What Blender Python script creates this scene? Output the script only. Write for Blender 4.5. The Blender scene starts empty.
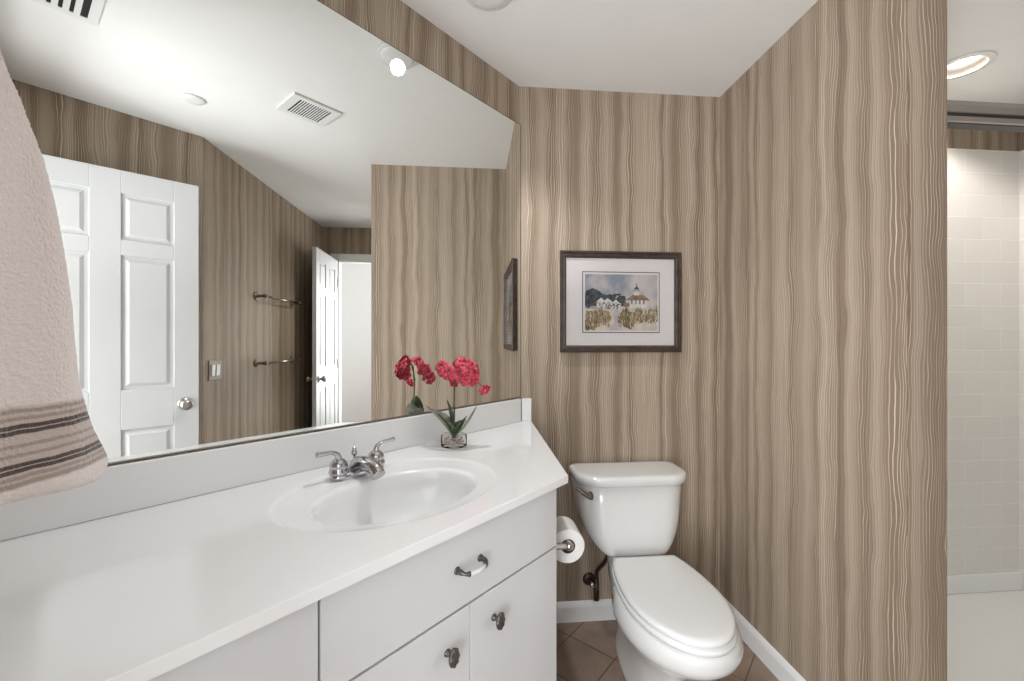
import bpy, bmesh, math, random
from mathutils import Vector, Matrix
random.seed(7)
S2 = math.sqrt(0.5)
PI = math.pi
col = bpy.context.scene.collection
scene = bpy.context.scene

# ---------------------------------------------------------------- room numbers (metres)
H = 2.44
D = 1.9417            # back wall plane y
W = 1.1668            # right wall plane x
Y1 = 1.0581           # near end of the right wall
T = 1.2857            # shower side of the right wall
K = 1.7212            # mirror wall: y = x + K
CX, CY = D - K, D     # corner between mirror wall and back wall
XR, YR = 2.8034, 0.1945
XD = 0.6736           # angled wall: y = x - XD
UE = 1.62             # end wall, measured along the mirror wall
NA = (K + XD) * S2    # distance between mirror wall and angled wall
YS = 1.972            # tiled shower wall
CT = 0.921            # countertop height


def L(u, n, z=0.0):
    """u metres along the mirror wall from the corner, n metres out from it"""
    return Vector((CX - u * S2 + n * S2, CY - u * S2 - n * S2, z))


# ---------------------------------------------------------------- camera
cam = bpy.data.cameras.new('camera')
camo = bpy.data.objects.new('camera', cam)
col.objects.link(camo)
camo.location = (0, 0, 1.2856)
camo.rotation_euler = (math.radians(90), 0, math.radians(-5.19))
cam.sensor_width = 36
cam.lens = 429.87 / 1024 * 36
cam.clip_start = 0.01
scene.camera = camo

# ---------------------------------------------------------------- world, exposure
world = bpy.data.worlds.new('world')
scene.world = world
world.use_nodes = True
world.node_tree.nodes['Background'].inputs[0].default_value = (0.8, 0.88, 1, 1)
world.node_tree.nodes['Background'].inputs[1].default_value = 0.5
scene.view_settings.view_transform = 'Standard'
scene.view_settings.look = 'None'
scene.view_settings.gamma = 1
scene.view_settings.exposure = 0.14
scene.view_settings.use_curve_mapping = False


def area(name, loc, target, sx, sy, power, colour=(1, 1, 1)):
    l = bpy.data.lights.new(name, 'AREA')
    l.shape = 'RECTANGLE'
    l.size, l.size_y = sx, sy
    l.energy = power
    l.color = colour
    o = bpy.data.objects.new(name, l)
    col.objects.link(o)
    o.location = loc
    d = Vector(target) - Vector(loc)
    o.rotation_euler = d.to_track_quat('-Z', 'Y').to_euler()
    return o


# added fill panel in the hall, light in the room past the far door
area('hall_fill_panel', L(3.05, 1.30, 1.25), L(1.0, 1.20, 1.35), 1.5, 2.1, 95, (0.93, 0.97, 1.0))
area('far_room_light', (4.05, 1.12, 1.30), (2.0, 0.5, 1.6), 0.7, 1.8, 42, (0.95, 0.98, 1.0))
# added spot standing in for a photographer's flash, bounced off the ceiling
fl = bpy.data.lights.new('bounce_flash_stand_in', 'SPOT')
fl.energy = 46
fl.color = (0.94, 0.975, 1.0)
fl.shadow_soft_size = 0.12
fl.spot_size = math.radians(100)
fl.spot_blend = 1.0
flo = bpy.data.objects.new('bounce_flash_stand_in', fl)
col.objects.link(flo)
flo.location = L(1.80, 1.12, 1.35)
flo.rotation_euler = (L(0.55, 0.75, 2.44) - L(1.80, 1.12, 1.35)).to_track_quat('-Z', 'Y').to_euler()


vl_ = bpy.data.lights.new('counter_fill_light', 'SPOT')  # added spot below the unlit ceiling fixture, brightens the counter
vl_.energy = 30
vl_.color = (0.965, 0.985, 1.0)
vl_.shadow_soft_size = 0.028
vl_.spot_size = math.radians(124)
vl_.spot_blend = 0.7
vlo = bpy.data.objects.new('counter_fill_light', vl_)
col.objects.link(vlo)
vlo.location = (0.05, 1.418, H - 0.052)
sl_ = bpy.data.lights.new('shower_lamp_light', 'SPOT')
sl_.energy = 28
sl_.color = (1, 0.965, 0.92)
sl_.shadow_soft_size = 0.03
sl_.spot_size = math.radians(144)
sl_.spot_blend = 0.35
slo = bpy.data.objects.new('shower_lamp_light', sl_)
col.objects.link(slo)
slo.location = (2.05, 1.63, H + 0.018)


# ---------------------------------------------------------------- materials
def new_mat(name):
    m = bpy.data.materials.new(name)
    m.use_nodes = True
    nt = m.node_tree
    return m, nt, nt.nodes['Principled BSDF']


def simple(name, c, rough=0.5, metal=0.0, coat=0.0, var=0.03, scale=8.0, bump=0.0, bscale=60, **kw):
    m, nt, b = new_mat(name)
    no = nt.nodes.new('ShaderNodeTexNoise')
    no.inputs['Scale'].default_value = scale
    no.inputs['Detail'].default_value = 4
    tc = nt.nodes.new('ShaderNodeTexCoord')
    nt.links.new(tc.outputs['Object'], no.inputs['Vector'])
    r = nt.nodes.new('ShaderNodeValToRGB')
    r.color_ramp.elements[0].position = 0.3
    r.color_ramp.elements[1].position = 0.7
    r.color_ramp.elements[0].color = tuple(max(0, x * (1 - var)) for x in c) + (1,)
    r.color_ramp.elements[1].color = tuple(min(1, x * (1 + var)) for x in c) + (1,)
    nt.links.new(no.outputs['Fac'], r.inputs['Fac'])
    nt.links.new(r.outputs['Color'], b.inputs['Base Color'])
    b.inputs['Roughness'].default_value = rough
    b.inputs['Metallic'].default_value = metal
    b.inputs['Coat Weight'].default_value = coat
    b.inputs['Coat Roughness'].default_value = 0.05
    if bump:
        n2 = nt.nodes.new('ShaderNodeTexNoise')
        n2.inputs['Scale'].default_value = bscale
        nt.links.new(tc.outputs['Object'], n2.inputs['Vector'])
        bp = nt.nodes.new('ShaderNodeBump')
        bp.inputs['Strength'].default_value = bump
        bp.inputs['Distance'].default_value = 0.002
        nt.links.new(n2.outputs['Fac'], bp.inputs['Height'])
        nt.links.new(bp.outputs['Normal'], b.inputs['Normal'])
    for k, v in kw.items():
        b.inputs[k].default_value = v
    return m


def emit(name, c, s):
    m, nt, b = new_mat(name)
    b.inputs['Base Color'].default_value = (0.8, 0.8, 0.8, 1)
    b.inputs['Emission Color'].default_value = c + (1,)
    b.inputs['Emission Strength'].default_value = s
    return m


def math_node(nt, op, a, b=None, c=None):
    n = nt.nodes.new('ShaderNodeMath')
    n.operation = op
    for i, v in enumerate((a, b, c)):
        if v is None:
            continue
        if isinstance(v, (int, float)):
            n.inputs[i].default_value = v
        else:
            nt.links.new(v, n.inputs[i])
    return n.outputs[0]


def wallpaper():
    m, nt, b = new_mat('striped_wallpaper')
    uv = nt.nodes.new('ShaderNodeUVMap')
    uv.uv_map = 'wall'
    sep = nt.nodes.new('ShaderNodeSeparateXYZ')
    nt.links.new(uv.outputs[0], sep.inputs[0])
    s, z = sep.outputs[0], sep.outputs[1]

    def noise2(su, sz, detail, off=0.0):
        cb = nt.nodes.new('ShaderNodeCombineXYZ')
        nt.links.new(math_node(nt, 'MULTIPLY_ADD', s, su, off), cb.inputs[0])
        nt.links.new(math_node(nt, 'MULTIPLY', z, sz), cb.inputs[1])
        n = nt.nodes.new('ShaderNodeTexNoise')
        n.noise_dimensions = '2D'
        n.inputs['Scale'].default_value = 1
        n.inputs['Detail'].default_value = detail
        nt.links.new(cb.outputs[0], n.inputs['Vector'])
        return n.outputs['Fac']

    w1 = math_node(nt, 'SUBTRACT', noise2(8, 3.4, 1.0), 0.5)
    w2 = math_node(nt, 'SUBTRACT', noise2(22, 10, 1.0, 5.3), 0.5)
    sw = math_node(nt, 'MULTIPLY_ADD', w1, 0.034, s)
    sw = math_node(nt, 'MULTIPLY_ADD', w2, 0.010, sw)

    def noise1(freq, detail, off):
        n = nt.nodes.new('ShaderNodeTexNoise')
        n.noise_dimensions = '1D'
        n.inputs['Scale'].default_value = 1
        n.inputs['Detail'].default_value = detail
        nt.links.new(math_node(nt, 'MULTIPLY_ADD', sw, freq, off), n.inputs['W'])
        return n.outputs['Fac']

    def smooth(v, a, b_, lo=0.0, hi=1.0):
        n = nt.nodes.new('ShaderNodeMapRange')
        n.interpolation_type = 'SMOOTHSTEP'
        nt.links.new(v, n.inputs['Value'])
        n.inputs['From Min'].default_value = a
        n.inputs['From Max'].default_value = b_
        n.inputs['To Min'].default_value = lo
        n.inputs['To Max'].default_value = hi
        return n.outputs['Result']

    # broad soft bands, 4 to 10 cm wide
    ang = math_node(nt, 'MULTIPLY', sw, 2 * PI / 0.098)
    irr = math_node(nt, 'MULTIPLY', noise1(6.0, 1.0, 3.0), 8.0)
    band = math_node(nt, 'SINE', math_node(nt, 'ADD', ang, irr))
    band = math_node(nt, 'MULTIPLY_ADD', band, 0.34, 0.5)
    band = math_node(nt, 'ADD', band, math_node(nt, 'MULTIPLY', math_node(nt, 'SUBTRACT', noise1(30, 2, 9.0), 0.5), 0.55))
    ramp = nt.nodes.new('ShaderNodeValToRGB')
    e = ramp.color_ramp.elements
    e[0].position = 0.05
    e[0].color = (0.212, 0.150, 0.101, 1)
    e[1].position = 1.0
    e[1].color = (0.435, 0.352, 0.270, 1)
    q = ramp.color_ramp.elements.new(0.5)
    q.color = (0.345, 0.268, 0.198, 1)
    nt.links.new(band, ramp.inputs['Fac'])

    def mix(c1, c2, f):
        n = nt.nodes.new('ShaderNodeMix')
        n.data_type = 'RGBA'
        nt.links.new(f, n.inputs['Factor'])
        for i, c in ((6, c1), (7, c2)):
            if isinstance(c, tuple):
                n.inputs[i].default_value = c
            else:
                nt.links.new(c, n.inputs[i])
        return n.outputs[2]

    def cords(pitch, seed, jit, a, b_):
        """fine parallel lines with a drifting pitch"""
        ph = math_node(nt, 'MULTIPLY_ADD', noise1(1.0 / (pitch * 4.0), 0, seed), jit, math_node(nt, 'MULTIPLY', sw, 2 * PI / pitch))
        return smooth(math_node(nt, 'SINE', ph), a, b_)

    c1 = cords(0.0092, 11.0, 9.0, 0.62, 0.95)
    c2 = cords(0.0048, 31.0, 7.0, 0.45, 0.95)
    c3 = cords(0.0125, 57.0, 12.0, 0.70, 0.97)
    p1 = smooth(noise1(11.0, 1.0, 77.0), 0.40, 0.56)
    p2 = smooth(noise1(17.0, 1.0, 177.0), 0.38, 0.62)
    brk = smooth(noise2(60, 2.6, 1.0, 3.0), 0.30, 0.60, 0.35, 1.0)
    c = mix(ramp.outputs['Color'], (0.125, 0.086, 0.060, 1), math_node(nt, 'MULTIPLY', c2, 0.30))
    c = mix(c, (0.115, 0.078, 0.054, 1), math_node(nt, 'MULTIPLY', math_node(nt, 'MULTIPLY', c3, p2), 0.45))
    lines = math_node(nt, 'MULTIPLY', math_node(nt, 'MULTIPLY', c1, brk), math_node(nt, 'MULTIPLY_ADD', p1, 0.56, 0.24))
    c = mix(c, (0.67, 0.565, 0.44, 1), lines)
    nt.links.new(c, b.inputs['Base Color'])
    b.inputs['Roughness'].default_value = 0.7
    bp = nt.nodes.new('ShaderNodeBump')
    bp.inputs['Strength'].default_value = 0.25
    bp.inputs['Distance'].default_value = 0.002
    nt.links.new(c1, bp.inputs['Height'])
    nt.links.new(bp.outputs['Normal'], b.inputs['Normal'])
    return m


def tiles_floor():
    m, nt, b = new_mat('brown_floor_tile')
    geo = nt.nodes.new('ShaderNodeNewGeometry')
    mp = nt.nodes.new('ShaderNodeMapping')
    mp.vector_type = 'TEXTURE'
    mp.inputs['Location'].default_value = (0.419, 1.84, 0)
    mp.inputs['Rotation'].default_value = (0, 0, math.radians(45))
    nt.links.new(geo.outputs['Position'], mp.inputs['Vector'])
    br = nt.nodes.new('ShaderNodeTexBrick')
    br.offset = 0
    br.inputs['Scale'].default_value = 1
    br.inputs['Brick Width'].default_value = 0.214
    br.inputs['Row Height'].default_value = 0.214
    br.inputs['Mortar Size'].default_value = 0.003
    br.inputs['Mortar Smooth'].default_value = 0.3
    br.inputs['Color1'].default_value = (0.30, 0.215, 0.165, 1)
    br.inputs['Color2'].default_value = (0.27, 0.195, 0.15, 1)
    br.inputs['Mortar'].default_value = (0.13, 0.075, 0.055, 1)
    nt.links.new(mp.outputs[0], br.inputs['Vector'])
    no = nt.nodes.new('ShaderNodeTexNoise')
    no.inputs['Scale'].default_value = 14
    no.inputs['Detail'].default_value = 6
    nt.links.new(geo.outputs['Position'], no.inputs['Vector'])
    mx = nt.nodes.new('ShaderNodeMix')
    mx.data_type = 'RGBA'
    mx.blend_type = 'OVERLAY'
    mx.inputs['Factor'].default_value = 0.35
    nt.links.new(br.outputs['Color'], mx.inputs[6])
    nt.links.new(no.outputs['Fac'], mx.inputs[7])
    nt.links.new(mx.outputs[2], b.inputs['Base Color'])
    b.inputs['Roughness'].default_value = 0.42
    bp = nt.nodes.new('ShaderNodeBump')
    bp.inputs['Strength'].default_value = 0.5
    bp.inputs['Distance'].default_value = 0.002
    bp.invert = True
    nt.links.new(br.outputs['Fac'], bp.inputs['Height'])
    nt.links.new(bp.outputs['Normal'], b.inputs['Normal'])
    return m


def tiles_wall():
    m, nt, b = new_mat('white_shower_tile')
    uv = nt.nodes.new('ShaderNodeUVMap')
    uv.uv_map = 'wall'
    br = nt.nodes.new('ShaderNodeTexBrick')
    br.offset = 0.5
    br.inputs['Scale'].default_value = 1
    br.inputs['Brick Width'].default_value = 0.205
    br.inputs['Row Height'].default_value = 0.1125
    br.inputs['Mortar Size'].default_value = 0.0022
    br.inputs['Mortar Smooth'].default_value = 0.5
    br.inputs['Color1'].default_value = (0.78, 0.745, 0.70, 1)
    br.inputs['Color2'].default_value = (0.75, 0.715, 0.67, 1)
    br.inputs['Mortar'].default_value = (0.90, 0.88, 0.85, 1)
    nt.links.new(uv.outputs[0], br.inputs['Vector'])
    nt.links.new(br.outputs['Color'], b.inputs['Base Color'])
    b.inputs['Roughness'].default_value = 0.25
    bp = nt.nodes.new('ShaderNodeBump')
    bp.inputs['Strength'].default_value = 0.5
    bp.inputs['Distance'].default_value = 0.002
    bp.invert = True
    nt.links.new(br.outputs['Fac'], bp.inputs['Height'])
    nt.links.new(bp.outputs['Normal'], b.inputs['Normal'])
    return m


def towel_mat():
    """woven border: cords and dark bands at fixed heights above the hem"""
    m, nt, b = new_mat('towel_terry')
    geo = nt.nodes.new('ShaderNodeNewGeometry')
    sep = nt.nodes.new('ShaderNodeSeparateXYZ')
    nt.links.new(geo.outputs['Position'], sep.inputs[0])
    no0 = nt.nodes.new('ShaderNodeTexNoise')
    no0.inputs['Scale'].default_value = 14
    nt.links.new(geo.outputs['Position'], no0.inputs['Vector'])
    zz = math_node(nt, 'MULTIPLY_ADD', math_node(nt, 'SUBTRACT', no0.outputs['Fac'], 0.5), 0.010, sep.outputs[2])
    f = math_node(nt, 'DIVIDE', math_node(nt, 'SUBTRACT', zz, 1.08), 0.16)
    r = nt.nodes.new('ShaderNodeValToRGB')
    base = (0.72, 0.635, 0.60, 1)
    tan = (0.34, 0.265, 0.225, 1)
    dark = (0.055, 0.030, 0.022, 1)
    mid = (0.50, 0.415, 0.37, 1)
    cr = r.color_ramp
    cr.interpolation = 'LINEAR'
    bands = [(0.035, tan, .0022), (0.043, tan, .0018), (0.0515, dark, .0022), (0.0575, dark, .0022),
             (0.070, tan, .0016), (0.0815, tan, .0016), (0.0975, dark, .0022), (0.1035, dark, .0022),
             (0.113, tan, .0016), (0.1215, tan, .0016)]
    stops = [(0.0, base), (0.029, base)]
    for zc, c, hw in bands:
        stops += [(zc - hw - .0012, mid), (zc - hw, c), (zc + hw, c), (zc + hw + .0012, mid)]
    # the colour ramp takes 32 stops: split it into two ramps
    def build(rr, st):
        el = rr.color_ramp.elements
        el[0].position = max(0, st[0][0] / .16)
        el[0].color = st[0][1]
        el[1].position = min(1, st[-1][0] / .16)
        el[1].color = st[-1][1]
        for p, c in st[1:-1]:
            e = el.new(p / .16)
            e.color = c
    st1 = stops[:2 + 4 * 5]
    st2 = stops[2 + 4 * 5:] + [(0.129, base), (0.16, base)]
    build(r, st1)
    r2 = nt.nodes.new('ShaderNodeValToRGB')
    build(r2, st2)
    nt.links.new(f, r.inputs['Fac'])
    nt.links.new(f, r2.inputs['Fac'])
    mx = nt.nodes.new('ShaderNodeMix')
    mx.data_type = 'RGBA'
    nt.links.new(math_node(nt, 'GREATER_THAN', f, 0.0765 / .16), mx.inputs['Factor'])
    nt.links.new(r.outputs['Color'], mx.inputs[6])
    nt.links.new(r2.outputs['Color'], mx.inputs[7])
    nt.links.new(mx.outputs[2], b.inputs['Base Color'])
    b.inputs['Roughness'].default_value = 0.95
    b.inputs['Sheen Weight'].default_value = 0.5
    n2 = nt.nodes.new('ShaderNodeTexNoise')
    n2.inputs['Scale'].default_value = 520
    n2.inputs['Detail'].default_value = 3
    nt.links.new(geo.outputs['Position'], n2.inputs['Vector'])
    bp = nt.nodes.new('ShaderNodeBump')
    bp.inputs['Strength'].default_value = 0.45
    bp.inputs['Distance'].default_value = 0.003
    nt.links.new(n2.outputs['Fac'], bp.inputs['Height'])
    nt.links.new(bp.outputs['Normal'], b.inputs['Normal'])
    return m


def pane_mat(name, tint=(1, 1, 1), refl=1.0):
    m, nt, b = new_mat(name)
    out = nt.nodes['Material Output']
    tr = nt.nodes.new('ShaderNodeBsdfTransparent')
    tr.inputs[0].default_value = tint + (1,)
    gl = nt.nodes.new('ShaderNodeBsdfGlossy')
    gl.inputs['Roughness'].default_value = 0.02
    fr = nt.nodes.new('ShaderNodeLayerWeight')
    fr.inputs['Blend'].default_value = 0.12
    no = nt.nodes.new('ShaderNodeTexNoise')
    no.inputs['Scale'].default_value = 2.0
    mxs = nt.nodes.new('ShaderNodeMixShader')
    nt.links.new(math_node(nt, 'MULTIPLY', fr.outputs[0], math_node(nt, 'MULTIPLY_ADD', no.outputs['Fac'], 0.05, refl)), mxs.inputs[0])
    nt.links.new(tr.outputs[0], mxs.inputs[1])
    nt.links.new(gl.outputs[0], mxs.inputs[2])
    nt.links.new(mxs.outputs[0], out.inputs['Surface'])
    nt.nodes.remove(b)
    return m


M = {}
M['paper'] = wallpaper()
M['floor'] = tiles_floor()
M['tile'] = tiles_wall()
M['towel'] = towel_mat()
M['ceiling'] = simple('ceiling_paint', (0.83, 0.825, 0.81), 0.9, var=0.01, bump=0.15, bscale=90)
M['white_wall'] = simple('white_wall_paint', (0.82, 0.82, 0.82), 0.8, var=0.01)
M['trim'] = simple('trim_paint', (0.80, 0.80, 0.79), 0.4, var=0.01)
M['door'] = simple('door_paint', (0.69, 0.695, 0.70), 0.45, var=0.01)
M['laminate'] = simple('white_laminate', (0.70, 0.70, 0.715), 0.38, var=0.01)
M['carcass'] = simple('cabinet_carcass', (0.35, 0.35, 0.355), 0.6, var=0.02)
M['counter'] = simple('cultured_marble', (0.885, 0.89, 0.895), 0.16, coat=0.3, var=0.012, scale=3)
M['porcelain'] = simple('porcelain', (0.80, 0.80, 0.79), 0.12, coat=0.4, var=0.005)
M['seat'] = simple('seat_plastic', (0.82, 0.82, 0.81), 0.22, var=0.005)
M['chrome'] = simple('chrome', (0.56, 0.56, 0.58), 0.08, metal=1, var=0.02)
M['satin'] = simple('satin_nickel', (0.50, 0.48, 0.46), 0.28, metal=1, var=0.05)
M['pewter'] = simple('pewter', (0.15, 0.14, 0.13), 0.42, metal=0.9, var=0.35, scale=180, bump=0.6, bscale=250)
M['bar_metal'] = simple('brushed_nickel', (0.23, 0.19, 0.15), 0.3, metal=1, var=0.06)
M['bronze'] = simple('dark_bronze', (0.06, 0.035, 0.025), 0.35, metal=0.6, var=0.2)
M['header'] = simple('brushed_aluminium', (0.38, 0.34, 0.30), 0.42, metal=0.55, var=0.04, scale=3)
M['header_dark'] = simple('recess_shade_aluminium', (0.12, 0.115, 0.11), 0.4, metal=1, var=0.04)  # darker copy of the header metal, recess shade put into the colour
M['mirror'] = simple('silvered_glass', (0.93, 0.945, 0.93), 0.0, metal=1, var=0.0)
M['mirror_edge'] = simple('mirror_edge', (0.05, 0.05, 0.05), 0.3, var=0.05)
M['frame'] = simple('dark_wood_frame', (0.050, 0.033, 0.026), 0.4, var=0.4, scale=30)
M['mat'] = simple('mat_board', (0.66, 0.62, 0.615), 0.9, var=0.01)
M['mat_line'] = simple('mat_bevel_line', (0.07, 0.07, 0.08), 0.8, var=0.01)
M['paper_roll'] = simple('tissue_paper', (0.82, 0.81, 0.80), 0.95, var=0.02, bump=0.2, bscale=200)
M['card'] = simple('cardboard_tube', (0.10, 0.075, 0.055), 0.9)
M['black'] = simple('black_gap', (0.012, 0.012, 0.012), 0.9)
M['vent'] = simple('vent_paint', (0.76, 0.76, 0.75), 0.5, var=0.01)
M['vent_shade'] = simple('vent_slot_shade', (0.015, 0.015, 0.015), 0.9)  # black that stands for the darkness inside the vent slots
M['lens'] = simple('frosted_lens', (0.80, 0.80, 0.80), 0.3, var=0.01)
M['lamp'] = emit('lit_lamp', (1, 0.98, 0.95), 12.0)
M['pan'] = simple('shower_pan_acrylic', (0.83, 0.82, 0.80), 0.3, var=0.01)
M['plate'] = simple('bronze_switch_plate', (0.27, 0.215, 0.165), 0.5, var=0.1, scale=60)
M['rocker'] = simple('white_rocker', (0.8, 0.8, 0.78), 0.3, var=0.01)
M['leaf'] = simple('orchid_leaf', (0.075, 0.12, 0.05), 0.4, var=0.35, scale=40)
M['leaf_pale'] = simple('orchid_leaf_pale', (0.27, 0.28, 0.22), 0.5, var=0.3, scale=40)
M['stem'] = simple('orchid_stem', (0.13, 0.12, 0.06), 0.6, var=0.3, scale=80)
M['petal'] = simple('red_petal', (0.60, 0.06, 0.10), 0.55, var=0.6, scale=90)
M['petal_core'] = simple('petal_heart', (0.75, 0.35, 0.28), 0.6, var=0.4, scale=200)
M['pebble'] = simple('pebbles', (0.60, 0.54, 0.50), 0.6, var=0.4, scale=60)
M['ceramic_grip'] = simple('white_ceramic_grip', (0.78, 0.78, 0.79), 0.2, var=0.01)
M['glass'] = pane_mat('clear_shower_glass', (0.97, 0.985, 0.975), 0.8)
M['picture_glass'] = pane_mat('picture_glass', (0.98, 0.98, 0.98), 0.6)
M['pot_glass'] = pane_mat('pot_glass', (0.93, 0.91, 0.90), 1.5)


# ---------------------------------------------------------------- mesh helpers
def obj(name, bm, mat, parent=None, smooth=False, bevel=0, segs=2, sub=0):
    me = bpy.data.meshes.new(name)
    bmesh.ops.recalc_face_normals(bm, faces=bm.faces)
    bm.to_mesh(me)
    bm.free()
    o = bpy.data.objects.new(name, me)
    col.objects.link(o)
    for mm in (mat if isinstance(mat, (list, tuple)) else [mat]):
        me.materials.append(mm)
    if parent:
        o.parent = parent
        o.matrix_parent_inverse = Matrix.Translation(-parent_origin(parent))
    if smooth:
        for p in me.polygons:
            p.use_smooth = True
    if bevel:
        b = o.modifiers.new('bevel', 'BEVEL')
        b.width = bevel
        b.segments = segs
        b.limit_method = 'ANGLE'
        b.angle_limit = math.radians(35)
    if sub:
        s = o.modifiers.new('sub', 'SUBSURF')
        s.levels = s.render_levels = sub
    return o


ORIG = {}


def parent_origin(p):
    # world position of an unrotated parent
    return p.location.copy() if p.type == 'EMPTY' else Vector((0, 0, 0))


def thing(name, label, cat, loc=(0, 0, 0), group=None):
    o = bpy.data.objects.new(name, None)
    o.empty_display_size = 0.05
    col.objects.link(o)
    o.location = loc
    return tag(o, label, cat, group)


def tag(o, label=None, cat=None, group=None):
    if label:
        o['label'] = label
    if cat:
        o['category'] = cat
    if group:
        o['group'] = group
    return o


def struct(o):
    o['kind'] = 'structure'
    return o


def box(bm, lo, hi, mi=0):
    x0, y0, z0 = lo
    x1, y1, z1 = hi
    vs = [bm.verts.new(v) for v in ((x0, y0, z0), (x1, y0, z0), (x1, y1, z0), (x0, y1, z0),
                                    (x0, y0, z1), (x1, y0, z1), (x1, y1, z1), (x0, y1, z1))]
    for f in ((0, 3, 2, 1), (4, 5, 6, 7), (0, 1, 5, 4), (1, 2, 6, 5), (2, 3, 7, 6), (3, 0, 4, 7)):
        bm.faces.new([vs[i] for i in f]).material_index = mi
    return bm


def prism(bm, poly, z0, z1, mi=0):
    n = len(poly)
    a = [bm.verts.new((p[0], p[1], z0)) for p in poly]
    b = [bm.verts.new((p[0], p[1], z1)) for p in poly]
    bm.faces.new(a[::-1]).material_index = mi
    bm.faces.new(b).material_index = mi
    for i in range(n):
        bm.faces.new((a[i], a[(i + 1) % n], b[(i + 1) % n], b[i])).material_index = mi
    return bm


def lbox(bm, u0, u1, n0, n1, z0, z1, mi=0):
    return prism(bm, [L(u0, n0), L(u0, n1), L(u1, n1), L(u1, n0)], z0, z1, mi)


def NB():
    return bmesh.new()


def wall_uv(o, du=0.0, dz=0.0):
    me = o.data
    lay = me.uv_layers.new(name='wall')
    for p in me.polygons:
        n = p.normal
        t = Vector((-n.y, n.x, 0))
        if t.length < 1e-4:
            t = Vector((1, 0, 0))
        t.normalize()
        for li in p.loop_indices:
            v = me.vertices[me.loops[li].vertex_index].co
            lay.data[li].uv = (v.dot(t) + du + 20, v.z + dz)
    return o


def loft(bm, rings, cap0=True, cap1=True, mi=0, closed=True):
    R = [[bm.verts.new(p) for p in r] for r in rings]
    n = len(R[0])
    for a, b in zip(R, R[1:]):
        for i in range(n if closed else n - 1):
            j = (i + 1) % n
            bm.faces.new((a[i], a[j], b[j], b[i])).material_index = mi
    if cap0:
        bm.faces.new(R[0][::-1]).material_index = mi
    if cap1:
        bm.faces.new(R[-1]).material_index = mi
    return bm


def frame_of(d):
    d = Vector(d).normalized()
    a = Vector((0, 0, 1)) if abs(d.z) < 0.9 else Vector((1, 0, 0))
    x = d.cross(a).normalized()
    return x, d.cross(x).normalized(), d


def lathe(bm, origin, axis, prof, n=24, mi=0, sx=1.0, sy=1.0):
    """prof: list of (radius, distance along the axis)"""
    X, Yv, Zv = frame_of(axis)
    o = Vector(origin)
    rings = []
    for r, h in prof:
        r = max(r, 1e-4)
        rings.append([o + Zv * h + X * (r * sx * math.cos(2 * PI * i / n)) + Yv * (r * sy * math.sin(2 * PI * i / n)) for i in range(n)])
    return loft(bm, rings, True, True, mi)


def tube(bm, pts, rad, n=12, mi=0):
    pts = [Vector(p) for p in pts]
    rs = rad if isinstance(rad, (list, tuple)) else [rad] * len(pts)
    rings = []
    px = None
    for i, p in enumerate(pts):
        d = (pts[min(i + 1, len(pts) - 1)] - pts[max(i - 1, 0)]).normalized()
        if px is None:
            X, Yv, _ = frame_of(d)
        else:
            X = (px - d * px.dot(d)).normalized()
            Yv = d.cross(X)
        px = X
        rings.append([p + X * (rs[i] * math.cos(2 * PI * k / n)) + Yv * (rs[i] * math.sin(2 * PI * k / n)) for k in range(n)])
    return loft(bm, rings, True, True, mi)


def spline(pts, k=6):
    pts = [Vector(p) for p in pts]
    P = [pts[0] * 2 - pts[1]] + pts + [pts[-1] * 2 - pts[-2]]
    out = []
    for i in range(1, len(P) - 2):
        for j in range(k):
            t = j / k
            a, b, c, d = P[i - 1:i + 3]
            out.append(0.5 * ((2 * b) + (c - a) * t + (2 * a - 5 * b + 4 * c - d) * t * t + (3 * b - a - 3 * c + d) * t ** 3))
    out.append(pts[-1])
    return out


def slab(name, poly, z0, z1, mat, uv=True, **kw):
    o = struct(obj(name, prism(NB(), poly, z0, z1), mat))
    if uv:
        wall_uv(o, **kw)
    return o


# ================================================================ ROOM SHELL
TH = 0.10
slab('floor', [(-3.2, -3.0), (4.6, -3.0), (4.6, 2.3), (-3.2, 2.3)], -0.08, 0, M['floor'], uv=False)
def ceiling_mesh(hole, r):
    bm = NB()
    c = [(-3.2, -3.0), (4.6, -3.0), (4.6, 2.3), (-3.2, 2.3)]
    lo = [bm.verts.new((x, y, H)) for x, y in c]
    hi = [bm.verts.new((x, y, H + 0.12)) for x, y in c]
    n = 48
    h0 = [bm.verts.new((hole[0] + r * math.cos(2 * PI * i / n), hole[1] + r * math.sin(2 * PI * i / n), H)) for i in range(n)]
    h1 = [bm.verts.new((v.co.x, v.co.y, H + 0.09)) for v in h0]
    ed = []
    for lp_ in (lo, h0):
        for i in range(len(lp_)):
            ed.append(bm.edges.new((lp_[i], lp_[(i + 1) % len(lp_)])))
    bmesh.ops.triangle_fill(bm, edges=ed, use_beauty=True)
    for i in range(4):
        bm.faces.new((lo[i], lo[(i + 1) % 4], hi[(i + 1) % 4], hi[i]))
    bm.faces.new(hi)
    for i in range(n):
        bm.faces.new((h0[i], h0[(i + 1) % n], h1[(i + 1) % n], h1[i]))
    bm.faces.new(h1)
    return bm


SL = (2.05, 1.63)
struct(obj('ceiling', ceiling_mesh(SL, 0.080), M['ceiling']))
# mirror wall
slab('wall_left', [L(-0.0, -0.0078), L(UE + 0.12, -0.0078), L(UE + 0.12, -TH), L(-0.04, -TH)], 0, H, M['paper'])
# back wall behind the toilet
slab('wall_back', [(CX - 0.015, D), (W + 0.02, D), (W + 0.02, D + TH), (CX - 0.04, D + TH)], 0, H, M['paper'], du=0.028)
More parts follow.
